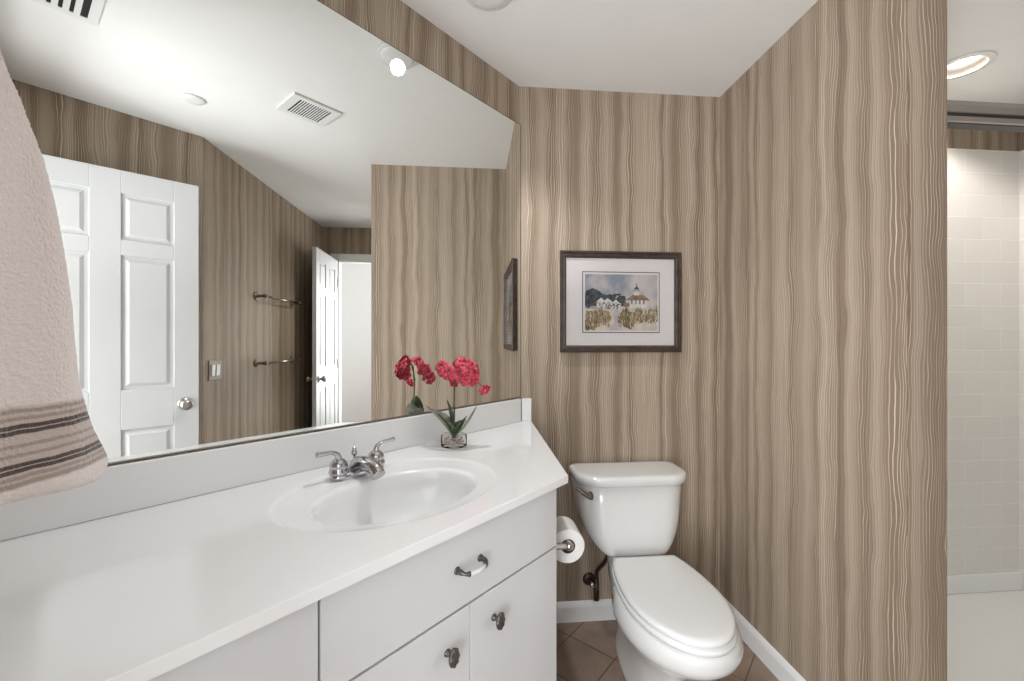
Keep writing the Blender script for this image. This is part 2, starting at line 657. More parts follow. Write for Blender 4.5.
# right wall with its outer corner, and the shower behind it
slab('wall_right', [(W, Y1), (T, Y1), (T, D + TH), (W, D + TH)], 0, H, M['paper'], du=0.013)
slab('wall_shower_back', [(T, YS), (XR + 0.1, YS), (XR + 0.1, YS + TH), (T, YS + TH)], 0, H, M['paper'], du=0.03)
slab('wall_shower_left', [(T, Y1 + 0.03), (T + 0.012, Y1 + 0.03), (T + 0.012, YS), (T, YS)], 0, 2.256, M['tile'], du=0.05)
slab('wall_shower_tiled', [(T + 0.012, YS - 0.012), (XR, YS - 0.012), (XR, YS), (T + 0.012, YS)], 0, 2.256, M['tile'], du=0.07)
# far right wall with the second doorway
DY0, DY1, DH = 0.345, 1.03, 2.10
slab('wall_far_right', [(XR, YR - 0.1), (XR + TH, YR - 0.1), (XR + TH, DY0), (XR, DY0)], 0, H, M['paper'])
slab('wall_far_right_upper', [(XR, DY0), (XR + TH, DY0), (XR + TH, DY1), (XR, DY1)], DH, H, M['paper'])
slab('wall_far_right_shower', [(XR, DY1), (XR + TH, DY1), (XR + TH, YS), (XR, YS)], 0, H, M['paper'])
slab('wall_shower_right', [(XR - 0.012, Y1 + 0.05), (XR, Y1 + 0.05), (XR, YS - 0.012), (XR - 0.012, YS - 0.012)], 0, 2.256, M['tile'])
# wall with the towel bars, the angled wall, the end wall with the entrance
kx = XD + YR
slab('wall_rear', [(kx, YR), (XR, YR), (XR, YR - TH), (kx + 0.05, YR - TH)], 0, H, M['paper'])
pa = Vector((kx, YR, 0))
pb = L(UE + 0.12, NA)
slab('wall_angled', [pa, pb, pb + Vector((S2, -S2, 0)) * TH, pa + Vector((S2, -S2, 0)) * TH + Vector((0.04, 0.04, 0))], 0, H, M['paper'])
EN0, EN1 = 0.875, 1.60
slab('wall_end', [L(UE, 0), L(UE, EN0), L(UE + 0.12, EN0), L(UE + 0.12, 0)], 0, H, M['paper'])
slab('wall_end_jamb', [L(UE, EN1), L(UE, NA), L(UE + 0.12, NA), L(UE + 0.12, EN1)], 0, H, M['paper'])
slab('wall_end_upper', [L(UE, EN0), L(UE, EN1), L(UE + 0.12, EN1), L(UE + 0.12, EN0)], DH, H, M['paper'])
# hall behind the entrance
slab('wall_hall_left', [L(UE + 0.12, 0.02), L(UE + 0.12, -0.08), L(3.3, -0.08), L(3.3, 0.02)], 0, H, M['white_wall'])
slab('wall_hall_right', [L(UE + 0.12, 2.4), L(UE + 0.12, 2.5), L(3.3, 2.5), L(3.3, 2.4)], 0, H, M['white_wall'])
slab('wall_hall_front', [L(UE + 0.05, NA + TH), L(UE + 0.12, NA + TH), L(UE + 0.12, 2.5), L(UE + 0.05, 2.5)], 0, H, M['white_wall'])
slab('wall_hall_end', [L(3.2, 0.02), L(3.2, 2.4), L(3.3, 2.4), L(3.3, 0.02)], 0, H, M['white_wall'])
# room past the second door
slab('wall_far_room_end', [(4.2, -0.5), (4.3, -0.5), (4.3, 1.7), (4.2, 1.7)], 0, H, M['white_wall'])
slab('wall_far_room_left', [(XR + TH, 1.6), (4.2, 1.6), (4.2, 1.7), (XR + TH, 1.7)], 0, H, M['white_wall'])
slab('wall_far_room_right', [(XR + TH, -0.5), (4.2, -0.5), (4.2, -0.4), (XR + TH, -0.4)], 0, H, M['white_wall'])
slab('wall_far_room_front', [(XR, -0.5), (XR + TH, -0.5), (XR + TH, YR - 0.1), (XR, YR - 0.1)], 0, H, M['white_wall'])


# baseboards: profile swept along a run; p->q with the room on the left-hand side normal nrm
def baseboard(name, p, q, nrm, h=0.089, t=0.014):
    p, q, nrm = Vector(p), Vector(q), Vector(nrm)
    prof = [(0, 0), (t, 0), (t, h - 0.022), (t * 0.75, h - 0.012), (t * 0.4, h - 0.004), (0, h)]
    bm = NB()
    loft(bm, [[e + nrm * a + Vector((0, 0, z)) for a, z in prof] for e in (p, q)])
    return struct(obj(name, bm, M['trim']))


baseboard('baseboard_back', (0.235, D, 0), (W, D, 0), (0, -1, 0))
baseboard('baseboard_right', (W, D - 0.014, 0), (W, Y1 - 0.014, 0), (-1, 0, 0))
baseboard('baseboard_right_end', (W - 0.014, Y1, 0), (T, Y1, 0), (0, -1, 0))
baseboard('baseboard_rear', (kx + 0.01, YR, 0), (XR, YR, 0), (0, 1, 0))
baseboard('baseboard_angled', L(0.72, NA), L(UE, NA), (-S2, S2, 0))


# door casings
def casing(name, boxes):
    bm = NB()
    for b in boxes:
        if b[0] == 'l':
            lbox(bm, *b[1:])
        else:
            box(bm, b[1], b[2])
    return struct(obj(name, bm, M['trim'], bevel=0.004))


cw = 0.068
casing('trim_1', [('b', (XR - 0.016, DY0 - cw, 0), (XR, DY0, DH + cw)),
                  ('b', (XR - 0.016, DY1, 0), (XR, DY1 + 0.026, DH + cw)),
                  ('b', (XR - 0.016, DY0, DH), (XR, DY1, DH + cw)),
                  ('b', (XR, DY0, 0), (XR + TH, DY0 + 0.014, DH)),
                  ('b', (XR, DY1 - 0.014, 0), (XR + TH, DY1, DH)),
                  ('b', (XR, DY0 + 0.014, DH - 0.014), (XR + TH, DY1 - 0.014, DH))])
casing('trim_2', [('l', UE - 0.014, UE, EN0 - cw, EN0, 0, DH + cw),
                  ('l', UE - 0.014, UE, EN1, EN1 + cw, 0, DH + cw),
                  ('l', UE - 0.014, UE, EN0, EN1, DH, DH + cw)])


# ---------------------------------------------------------------- six-panel doors
def place(bm, origin, ex, ey):
    """local x along ex, local y along ey (both horizontal), z up"""
    m = Matrix(((ex[0], ey[0], 0, origin[0]), (ex[1], ey[1], 0, origin[1]), (0, 0, 1, origin[2]), (0, 0, 0, 1)))
    bmesh.ops.transform(bm, matrix=m, verts=bm.verts)
    return bm


def six_panel_door(name, origin, ex, ey, w, h, cols, rows, knob_x, knob_z):
    t = 0.035
    bm = NB()
    # core slab a little thinner, then the stiles, rails and raised fields on both faces
    box(bm, (0, 0.007, 0), (w, t - 0.007, h))
    xs = [0, cols[0][0], cols[0][1], cols[1][0], cols[1][1], w]
    for y0, y1 in ((0, 0.007), (t - 0.007, t)):
        for a, b in ((xs[0], xs[1]), (xs[2], xs[3]), (xs[4], xs[5])):
            box(bm, (a, y0, 0), (b, y1, h))
        zs = [0] + [v for r in rows for v in r] + [h]
        for k in range(0, len(zs), 2):
            for c in cols:
                box(bm, (c[0], y0, zs[k]), (c[1], y1, zs[k + 1]))
    for yb, yf in ((0.007, 0.001), (t - 0.007, t - 0.001)):
        for c in cols:
            for r in rows:
                g, g2 = 0.014, 0.030
                rings = []
                for d, y in ((g, yb), (g2, yf)):
                    rings.append([Vector((c[0] + d, y, r[0] + d)), Vector((c[1] - d, y, r[0] + d)),
                                  Vector((c[1] - d, y, r[1] - d)), Vector((c[0] + d, y, r[1] - d))])
                loft(bm, rings)
    place(bm, origin, ex, ey)
    o = struct(obj(name, bm, M['door'], bevel=0.0015, segs=1))
    o['label'] = {'door_1': 'white six panel door standing open against the angled wall, seen in the mirror',
                  'door_2': 'white panelled door standing open at the far doorway, seen in the mirror'}[name]
    for sgn, y in ((-1, 0), (1, t)):
        kb = NB()
        lathe(kb, (knob_x, y, knob_z), (0, sgn, 0), [(0.032, 0), (0.032, 0.004), (0.027, 0.008), (0.012, 0.010), (0.011, 0.026),
                                                     (0.020, 0.032), (0.027, 0.042), (0.028, 0.052), (0.024, 0.061), (0.012, 0.066), (0, 0.067)], 28)
        place(kb, origin, ex, ey)
        obj('door_knob', kb, M['satin'], o, smooth=True)
    for z in (0.25, h * 0.5, h - 0.22):
        hb = NB()
        hx = w if knob_x < w / 2 else 0.0
        tube(hb, [(hx, -0.005, z - 0.045), (hx, -0.005, z + 0.045)], 0.006, 10)
        place(hb, origin, ex, ey)
        obj('hinge', hb, M['satin'], o, smooth=True)
    return o


# door standing open in front of the angled wall; local x from the free edge to the hinge
A0 = L(0.848, 1.492, 0.012)
A1 = L(1.565, 1.560, 0.012)
ex = (A1 - A0).normalized()
ey = Vector((-ex.y, ex.x, 0))
if ey.dot(Vector((S2, -S2, 0))) < 0:
    ey = -ey
rows = [(0.24, 0.845), (1.037, 1.680), (1.755, 1.975)]
dA = six_panel_door('door_1', A0, ex, ey, 0.72, 2.084, [(0.103, 0.302), (0.412, 0.617)], rows, 0.058, 0.948)
# door at the far doorway, swung into the room
B0 = Vector((2.125, 0.376, 0.012))
B1 = Vector((2.79, 0.352, 0.012))
ex = (B1 - B0).normalized()
ey = Vector((ex.y, -ex.x, 0))
dB = six_panel_door('door_2', B0, ex, ey, 0.665, 2.084, [(0.09, 0.277), (0.387, 0.575)], rows, 0.058, 0.938)

# ================================================================ VANITY
FN = 0.565        # plane of the cabinet fronts
U0, U1, U2 = 0.558, 1.210, UE - 0.004


def vanity_unit(name, label, u0, u1, right_open=False):
    t = thing(name, label, 'cabinet', L((u0 + u1) / 2, 0.3, 0))
    z0, z1 = 0.10, CT - 0.0215
    bm = NB()
    p = 0.016
    if right_open:
        # right-hand side panel runs straight back to the rear wall
        xf = L(u0, FN).x
        prism(bm, [(xf - 0.016, L(u0, FN - 0.02).y + 0.01), (xf, L(u0, FN - 0.02).y + 0.0), (xf, D - 0.002), (xf - 0.016, D - 0.002)], z0, z1)
        prism(bm, [L(u1, 0.004), L(u1, FN - 0.02), L(u0, FN - 0.02), (xf - 0.016, D - 0.002)], z0, z0 + 0.018)
    else:
        lbox(bm, u0, u0 + p, 0.004, FN - 0.02, z0, z1)
        lbox(bm, u0, u1, 0.004, FN - 0.02, z0, z0 + 0.018)
    lbox(bm, u1 - p, u1, 0.004, FN - 0.02, z0, z1)
    lbox(bm, u0 + p, u1 - p, 0.004, 0.010, z0, z1)
    # face frame
    lbox(bm, u0 + 0.002, u0 + 0.04, FN - 0.04, FN - 0.021, z0, z1)
    lbox(bm, u1 - 0.04, u1, FN - 0.04, FN - 0.021, z0, z1)
    lbox(bm, u0, u1, FN - 0.04, FN - 0.021, 0.715, 0.745)
    lbox(bm, u0, u1, FN - 0.04, FN - 0.021, z1 - 0.03, z1)
    if right_open:
        lbox(bm, 0.865, 0.905, FN - 0.04, FN - 0.021, z0, 0.73)
    obj('cabinet_body', bm, M['carcass'], t)
    kb = NB()
    lbox(kb, u0 + (0.04 if right_open else 0.0), u1, FN - 0.09, FN - 0.075, 0, z0)
    obj('toe_kick', kb, M['laminate'], t)
    return t


def front(parent, name, u0, u1, z0, z1, label=None):
    bm = NB()
    lbox(bm, u0, u1, FN - 0.0185, FN, z0, z1)
    o = obj(name, bm, M['laminate'], parent, bevel=0.0012, segs=2)
    if label:
        o['label'] = label
    return o


def oval_knob(parent, u, z):
    bm = NB()
    o = L(u, FN, z)
    nrm = Vector((S2, -S2, 0))
    lathe(bm, o, nrm, [(0.008, 0), (0.007, 0.003), (0.0045, 0.006), (0.0045, 0.015), (0.008, 0.018)], 14)
    # leaf-shaped oval head, raised vein
    X, Yv, Zv = frame_of(nrm)
    rings = []
    for r, h in ((0.55, 0.017), (0.95, 0.0185), (1.0, 0.0215), (0.85, 0.0245), (0.45, 0.0265), (0.01, 0.0272)):
        ring = []
        for i in range(28):
            a = 2 * PI * i / 28
            k = 1 + 0.04 * math.cos(8 * a)
            ring.append(o + Zv * (h + 0.0008 * math.cos(8 * a) * (r > .4)) + Vector((-S2, -S2, 0)) * (0.0135 * r * k * math.cos(a)) + Vector((0, 0, 1)) * (0.0195 * r * k * math.sin(a)))
        rings.append(ring)
    loft(bm, rings)
    return tag(obj('knob', bm, M['pewter'], parent, smooth=True), 'pewter oval knob')


sink_unit = vanity_unit('vanity_cabinet', 'white vanity sink cabinet with two doors under the basin', U0, U1 - 0.001, True)
g = 0.002
dr = front(sink_unit, 'false_drawer_front', U0, U1 - g, 0.7315, 0.894)
rd = front(sink_unit, 'door', U0, 0.885 - g * .6, 0.105, 0.7265)
ld = front(sink_unit, 'door', 0.885 + g * .6, U1 - g, 0.105, 0.7265)
oval_knob(rd, 0.811, 0.662)
oval_knob(ld, 0.950, 0.659)
# bow pull: two pewter posts joined by a pale grip
nrm = Vector((S2, -S2, 0))
al = Vector((-S2, -S2, 0))
pull = None
for sgn in (-1, 1):
    o = L(0.889 + sgn * 0.034, FN, 0.813)
    bm = NB()
    lathe(bm, o, nrm, [(0.008, 0), (0.008, 0.002), (0.006, 0.004)], 16)
    pts = spline([o + nrm * 0.002, o + nrm * 0.014, o + nrm * 0.022 - al * sgn * 0.003 + Vector((0, 0, -.001)), o + nrm * 0.026 - al * sgn * 0.012 + Vector((0, 0, -.003))], 5)
    tube(bm, pts, [0.0048 + 0.001 * math.sin(i * .5) for i in range(len(pts))], 12)
    hnd = tag(obj('pull_post', bm, M['pewter'], dr, smooth=True), 'pewter end of the drawer pull')
bm = NB()
a0 = L(0.889 - 0.022, FN, 0.810) + nrm * 0.026
a1 = L(0.889 + 0.022, FN, 0.810) + nrm * 0.026
tube(bm, [a0.lerp(a1, k / 10) + nrm * (0.004 * math.sin(PI * k / 10)) for k in range(11)], [0.0042 + 0.0018 * math.sin(PI * k / 10) for k in range(11)], 12)
tag(obj('pull_grip', bm, M['ceramic_grip'], dr, smooth=True), 'white middle of the drawer pull')

side_unit = vanity_unit('vanity_cabinet', 'white drawer cabinet at the near end of the vanity, below the towel', U1 + 0.001, U2)
for z0, z1 in ((0.7315, 0.894), (0.525, 0.7265), (0.318, 0.520), (0.105, 0.313)):
    d = front(side_unit, 'drawer', U1 + g, U2 - 0.003, z0, z1)
    oval_knob(d, 1.415, (z0 + z1) / 2)

# ---- countertop with its moulded basin
SC = (0.893, 0.335)    # centre of the basin
RC = (0.888, 0.300)    # centre of the shallow ring
NSEG = 96
thick = 0.0205


def ell(c, a, b, z, sq=1.0):
    out = []
    for i in range(NSEG):
        t = 2 * PI * i / NSEG
        out.append(L(c[0] + a * math.cos(t), c[1] + b * math.sin(t), z))
    return out


top = thing('vanity_countertop', 'long white cultured marble countertop with moulded oval basin and splash', 'countertop', L(1.0, 0.3, CT))
bm = NB()
front_u = (CX + 0.589 * S2 - 0.2565) / S2
outline = [Vector((CX, CY, 0)) + Vector((0, -0.002, 0)), L(U2, 0.002), L(U2, 0.589), L(front_u, 0.589), Vector((0.264, D - 0.002, 0))]
ringA = [bm.verts.new(p) for p in ell(RC, 0.285, 0.226, CT)]
ol = [bm.verts.new((p.x, p.y, CT)) for p in outline]
edges = []
for loop in (ringA, ol):
    for i in range(len(loop)):
        edges.append(bm.edges.new((loop[i], loop[(i + 1) % len(loop)])))
res = bmesh.ops.triangle_fill(bm, edges=edges, use_beauty=True)
inner = []


def lerp(a, b, t):
    return a + (b - a) * t


prof = []   # (centre mix, a, b, z)
prof.append((0.03, 0.281, 0.222, CT - 0.0008))
prof.append((0.08, 0.276, 0.217, CT - 0.0035))
prof.append((0.15, 0.270, 0.211, CT - 0.0048))
prof.append((0.9, 0.222, 0.160, CT - 0.0055))
prof.append((1.0, 0.213, 0.151, CT - 0.0065))
prof.append((1.0, 0.208, 0.146, CT - 0.0095))
prof.append((1.0, 0.2045, 0.1425, CT - 0.016))
for k in range(1, 12):
    s = k / 12
    r = math.cos(s * PI / 2) ** 0.55
    prof.append((1.0, 0.203 * r, 0.141 * r, CT - 0.018 - 0.118 * math.sin(s * PI / 2) ** 0.9))
prof.append((1.0, 0.024, 0.022, CT - 0.138))
prev = ringA
for mixv, a, b, z in prof:
    c = (lerp(RC[0], SC[0], mixv), lerp(RC[1], SC[1], mixv))
    ring = [bm.verts.new(p) for p in ell(c, a, b, z)]
    for i in range(NSEG):
        j = (i + 1) % NSEG
        f = bm.faces.new((prev[i], prev[j], ring[j], ring[i]))
        f.smooth = True
    prev = ring
bm.faces.new(prev)
# rounded outer edge and underside
n = len(outline)
cen = L(0.95, 0.3)
steps = [(0.0, 0.0), (-0.0015, 0.0006), (-0.005, 0.0), (-thick + 0.004, 0.0), (-thick, -0.003)]
pv = ol
for dz, off in steps[1:]:
    rg = []
    for i, p in enumerate(outline):
        rg.append(bm.verts.new((p.x, p.y, CT + dz)))
    for i in range(n):
        j = (i + 1) % n
        bm.faces.new((pv[i], pv[j], rg[j], rg[i]))
    pv = rg
bmesh.ops.remove_doubles(bm, verts=bm.verts, dist=1e-6)
ctop = obj('counter_slab', bm, M['counter'], top)
bv = ctop.modifiers.new('bevel', 'BEVEL')
bv.width = 0.005
bv.segments = 3
bv.limit_method = 'ANGLE'
bv.angle_limit = math.radians(60)
bm = NB()
lathe(bm, L(SC[0], SC[1], CT - 0.1385), (0, 0, 1), [(0.021, 0), (0.021, 0.003), (0.015, 0.004), (0.013, 0.002), (0.012, 0.005), (0.004, 0.008), (0, 0.008)], 24)
obj('drain', bm, M['chrome'], top, smooth=True)
bm = NB()
lbox(bm, 0.0135, U2, -0.0075, 0.008, CT + 0.0003, 1.024)
obj('backsplash', bm, M['counter'], top, bevel=0.003)
bm = NB()
prism(bm, [(CX + 0.011, D - 0.001), (0.264, D - 0.001), (0.264, D - 0.014), (CX - 0.0022, D - 0.014)], CT + 0.0003, 1.024)
obj('side_splash', bm, M['counter'], top, bevel=0.003)

# ---- mirror
mir = thing('wall_mirror', 'large frameless wall mirror above the vanity backsplash', 'mirror', L(0.8, 0.004, 1.03))
bm = NB()
lbox(bm, 0.004, UE - 0.004, -0.0075, -0.0008, 1.0305, 2.262)
obj('mirror_backing', bm, M['mirror_edge'], mir)
bm = NB()
lbox(bm, 0.0085, UE - 0.006, -0.0007, 0.0, 1.0312, 2.2595)
obj('mirror_glass', bm, M['mirror'], mir)
bm = NB()
lbox(bm, 0.004, UE - 0.004, -0.0075, 0.0010, 1.0282, 1.0303)
tag(obj('mirror_channel', bm, M['header'], mir), 'thin metal channel along the bottom of the mirror')

# ---- faucet
FZ = CT - 0.0042
fc = L(0.888, 0.128, FZ)
fau = thing('faucet', 'chrome two handle faucet with lever handles behind the basin', 'faucet', fc)
out_n = Vector((S2, -S2, 0))
alu = Vector((-S2, -S2, 0))
bm = NB()
rings = []
for z, k in ((-0.0005, 1.0), (0.008, 1.0), (0.013, 0.94), (0.016, 0.8)):
    rg = []
    for i in range(40):
        a = 2 * PI * i / 40
        e = 0.75
        ca, sa = math.cos(a), math.sin(a)
        rg.append(fc + alu * (0.078 * k * math.copysign(abs(ca) ** e, ca)) + out_n * (0.027 * k * math.copysign(abs(sa) ** e, sa)) + Vector((0, 0, z)))
    rings.append(rg)
loft(bm, rings)
obj('base_plate', bm, M['chrome'], fau, smooth=True)
for sgn in (-1, 1):
    hc = fc + alu * (0.056 * sgn) + Vector((0, 0, 0.014))
    bm = NB()
    lathe(bm, hc, (0, 0, 1), [(0.025, 0), (0.026, 0.005), (0.024, 0.012), (0.0215, 0.015), (0.0235, 0.019), (0.0225, 0.028), (0.016, 0.036), (0.009, 0.040), (0, 0.041)], 28)
    h = obj('handle', bm, M['chrome'], fau, smooth=True)
    bm = NB()
    d = alu * sgn
    s0 = hc + Vector((0, 0, 0.036))
    pts = spline([s0, s0 + d * 0.004 + Vector((0, 0, 0.014)), s0 + d * 0.018 + Vector((0, 0, 0.023)), s0 + d * 0.038 + Vector((0, 0, 0.024)), s0 + d * 0.060 + Vector((0, 0, 0.025))], 6)
    m_ = len(pts) - 1
    tube(bm, pts, [0.0095 - 0.0042 * min(1, i / (m_ * .5)) + 0.0022 * max(0, (i / m_ - .6) / .4) for i in range(m_ + 1)], 14)
    obj('lever', bm, M['chrome'], h, smooth=True)
bm = NB()
s0 = fc + Vector((0, 0, 0.012))
pts = spline([s0 - out_n * 0.008 - Vector((0, 0, 0.006)), s0 - out_n * 0.004 + Vector((0, 0, 0.012)), s0 + out_n * 0.018 + Vector((0, 0, 0.022)), s0 + out_n * 0.052 + Vector((0, 0, 0.024)), s0 + out_n * 0.084 + Vector((0, 0, 0.017)), s0 + out_n * 0.100 + Vector((0, 0, 0.003))], 6)
m_ = len(pts) - 1
tube(bm, pts, [0.024 - 0.0055 * min(1, i / (m_ * .45)) + 0.002 * max(0, i / m_ - .6) for i in range(m_ + 1)], 20)
obj('spout', bm, M['chrome'], fau, smooth=True)
bm = NB()
lathe(bm, fc - out_n * 0.020 + Vector((0, 0, 0.012)), (0, 0, 1), [(0.0035, 0), (0.0035, 0.034), (0.007, 0.037), (0.0085, 0.043), (0.007, 0.048), (0.0045, 0.050), (0.006, 0.054), (0.005, 0.058), (0, 0.060)], 18)
obj('lift_rod', bm, M['chrome'], fau, smooth=True)

# ---------------------------------------------------------------- orchid in a glass pot
PC = Vector((-0.0655, 1.4990, CT + 0.0004))
orc = thing('potted_orchid', 'small red orchid in a low clear glass pot on the vanity counter', 'plant', PC)
bm = NB()
lathe(bm, PC, (0, 0, 1), [(0.042, 0), (0.0455, 0.004), (0.0445, 0.036), (0.0430, 0.040), (0.0, 0.0402)], 36)
obj('glass_pot', bm, M['pot_glass'], orc, smooth=True)
bm = NB()
rp = random.Random(3)
for k in range(95):
    a, r = rp.uniform(0, 2 * PI), 0.036 * math.sqrt(rp.random())
    c = PC + Vector((r * math.cos(a), r * math.sin(a), 0.011 + 0.018 * rp.random()))
    q = rp.uniform(0.0035, 0.0055)
    mm = Matrix.Translation(c) @ Matrix.Rotation(rp.uniform(0, PI), 4, 'Z') @ Matrix.Diagonal((q, q * rp.uniform(.7, 1), q * .7, 1))
    bmesh.ops.create_icosphere(bm, subdivisions=1, radius=1, matrix=mm)
pb_ = obj('pebbles', bm, M['pebble'], orc, smooth=True)
pb_['kind'] = 'stuff'
bm = NB()
stem_pts = spline([PC + Vector((0, 0, 0.010)), PC + Vector((0.001, 0, 0.09)), PC + Vector((0.001, 0.0, 0.17)), PC + Vector((0.0, 0.0, 0.222)), PC + Vector((-0.012, -0.004, 0.262)), PC + Vector((-0.035, -0.008, 0.282))], 6)
tube(bm, stem_pts, 0.0028, 8)
obj('stem', bm, M['stem'], orc, smooth=True)
bm = NB()
tube(bm, spline([PC + Vector((0.001, 0, 0.205)), PC + Vector((0.02, -0.005, 0.262)), PC + Vector((0.048, -0.012, 0.258)), PC + Vector((0.074, -0.012, 0.23)), PC + Vector((0.098, -0.008, 0.205))], 6), 0.0018, 8)
obj('stem', bm, M['stem'], orc, smooth=True)


def leaf(tip, width, mat, arch=0.02, base=None):
    base = base or PC + Vector((0, 0, 0.028))
    tip = PC + Vector(tip)
    d = tip - base
    hd = Vector((d.x, d.y, 0))
    hd = hd.normalized() if hd.length > 1e-5 else Vector((1, 0, 0))
    side = hd.cross(Vector((0, 0, 1)))
    up = side.cross(d).normalized()
    if up.z < 0:
        up = -up
    bm = NB()
    N = 14
    rings = []
    for i in range(N + 1):
        t = i / N
        c = base + d * t + up * (arch * math.sin(PI * t))
        w = width * (math.sin(PI * min(1, t * 0.92 + 0.06)) ** 0.8) * 0.5 + 0.0006
        row = []
        for s, h in ((-1, 0.004), (-.5, 0.0012), (0, -0.0008), (.5, 0.0012), (1, 0.004), (.5, 0.0002), (0, -0.002), (-.5, 0.0002)):
            row.append(c + side * (w * s) + up * (h * w / 0.012))
        rings.append(row)
    loft(bm, rings)
    return obj('leaf', bm, mat, orc, smooth=True)


leaf((-0.098, 0.0, 0.140), 0.050, M['leaf_pale'], 0.008)
leaf((-0.056, -0.01, 0.112), 0.040, M['leaf'], 0.006)
leaf((0.080, -0.012, 0.142), 0.034, M['leaf_pale'], -0.008)
leaf((0.045, 0.012, 0.100), 0.026, M['leaf'], 0.002)
leaf((-0.018, -0.03, 0.090), 0.020, M['leaf_pale'], 0.006)
leaf((0.024, -0.03, 0.085), 0.019, M['leaf'], 0.006)
leaf((-0.045, 0.060, 0.095), 0.040, M['leaf'], 0.014)
leaf((-0.026, 0.012, 0.158), 0.050, M['leaf'], 0.004, PC + Vector((0.0, 0.012, 0.03)))
leaf((-0.060, 0.030, 0.118), 0.050, M['leaf_pale'], 0.008)
leaf((0.040, 0.055, 0.080), 0.040, M['leaf'], 0.012)


def blossom(c, facing, size, seed):
    rr = random.Random(seed)
    c = PC + Vector((c[0] + 0.008, c[1] * 2.0 - 0.010, c[2] - 0.006))
    size *= 1.12
    if facing[1] > 0:
        facing = (facing[0] - 0.7, facing[1], facing[2])
    f = Vector(facing).normalized()
    X, Yv, Zv = frame_of(f)
    bm = NB()
    for layer, (np_, sc, tl) in enumerate(((5, 1.0, 0.25), (4, 0.62, 0.75))):
        for k in range(np_):
            a = 2 * PI * k / np_ + layer * .5 + rr.uniform(-.15, .15)
            dr_ = (X * math.cos(a) + Yv * math.sin(a))
            sd = dr_.cross(Zv)
            N = 6
            rows_ = []
            s_ = size * sc * rr.uniform(.85, 1.12)
            for i in range(N + 1):
                t = i / N
                cc = c + dr_ * (s_ * t) + Zv * (s_ * (tl * t + 0.22 * math.sin(PI * t * 1.1)) + layer * 0.002)
                w = s_ * 0.46 * math.sin(PI * (0.1 + 0.80 * t)) ** 0.8
                row = []
                for s in (-1, -.5, 0, .5, 1):
                    row.append(cc + sd * (w * s) + Zv * (-0.16 * w * s * s + 0.05 * s_ * math.sin(9 * t + s * 4 + seed)))
                row += [p - Zv * 0.0009 for p in row[::-1]]
                rows_.append(row)
            loft(bm, rows_)
    o = obj('blossom', bm, M['petal'], orc, smooth=True)
    bm = NB()
    lathe(bm, c, f, [(0.001, 0), (0.003, 0.003), (0.0035, 0.007), (0.002, 0.010), (0, 0.011)], 10)
    obj('blossom_centre', bm, M['petal_core'], o, smooth=True)
    return o


bl = [((-0.044, -0.010, 0.278), (-.5, -.75, .3), .025), ((-0.030, 0.022, 0.262), (-.5, .85, .1), .025),
      ((-0.022, -0.022, 0.262), (-.2, -.9, .2), .027), ((0.010, 0.010, 0.286), (.1, .6, .75), .026),
      ((0.014, -0.020, 0.262), (.1, -.95, .1), .027), ((0.026, -0.016, 0.290), (.25, -.75, .6), .028),
      ((0.034, -0.022, 0.246), (.3, -.95, -.1), .029), ((0.054, -0.014, 0.278), (.6, -.6, .5), .027),
      ((0.058, -0.012, 0.244), (.6, -.8, .0), .027), ((0.022, 0.026, 0.252), (.2, .95, .1), .026),
      ((0.052, 0.020, 0.232), (.4, .9, -.1), .022), ((0.096, -0.008, 0.204), (.4, -.7, -.5), .021),
      ((-0.006, 0.034, 0.226), (-.1, .95, -.2), .024)]
for i, (c, f, s) in enumerate(bl):
    blossom(c, f, s, i)

# ================================================================ TOILET
TX = 0.672
toilet = thing('toilet', 'white two piece toilet with closed lid under the framed picture', 'toilet', (TX, 1.5, 0))


def egg(z, yf, yw, yb, w, R=None, n=56, dx=0.0):
    """front half ellipse to yf, widest at yw, back clipped flat at yb"""
    R = R or (yb - yw) / 0.767
    out = []
    for i in range(n):
        t = 2 * PI * i / n
        c, s = math.cos(t), math.sin(t)
        x = TX + dx + w * s
        y = yw - (yw - yf) * c if c >= 0 else min(yw - R * c, yb)
        out.append(Vector((x, y, z)))
    return out


def deck(ring):
    """the bowl narrows to a slim deck under the tank"""
    for p in ring:
        t = max(0, min(1, (p.y - 1.47) / 0.13))
        t = t * t * (3 - 2 * t)
        lim = lerp(0.20, 0.098, t)
        d = p.x - TX
        if abs(d) > lim:
            p.x = TX + math.copysign(lim, d)
    return ring


def rrect(cx, z, x0, x1, y0, y1, rf, rb, k=9):
    """rounded rectangle in plan, front radius rf (towards -y) and back radius rb"""
    out = []
    for cxx, cyy, r, a0 in ((x1 - rf, y0 + rf, rf, -PI / 2), (x1 - rb, y1 - rb, rb, 0), (x0 + rb, y1 - rb, rb, PI / 2), (x0 + rf, y0 + rf, rf, PI)):
        for i in range(k + 1):
            a = a0 + PI / 2 * i / k
            out.append(Vector((cxx + r * math.cos(a), cyy + r * math.sin(a), z)))
    return out


bm = NB()
rings = [egg(0.0, 1.355, 1.55, 1.80, 0.098), egg(0.012, 1.350, 1.55, 1.80, 0.100), egg(0.03, 1.358, 1.55, 1.80, 0.095),
         egg(0.09, 1.365, 1.55, 1.79, 0.090), egg(0.16, 1.345, 1.53, 1.79, 0.094), egg(0.22, 1.290, 1.49, 1.79, 0.116),
         egg(0.27, 1.225, 1.45, 1.79, 0.150), egg(0.31, 1.175, 1.42, 1.79, 0.172), egg(0.335, 1.150, 1.40, 1.79, 0.187),
         egg(0.355, 1.140, 1.40, 1.80, 0.188), egg(0.375, 1.137, 1.40, 1.80, 0.182), egg(0.392, 1.137, 1.40, 1.80, 0.174),
         egg(0.399, 1.145, 1.40, 1.79, 0.166)]
loft(bm, [deck(r) for r in rings])
obj('bowl', bm, M['porcelain'], toilet, smooth=True)
RB = 0.363
bm = NB()
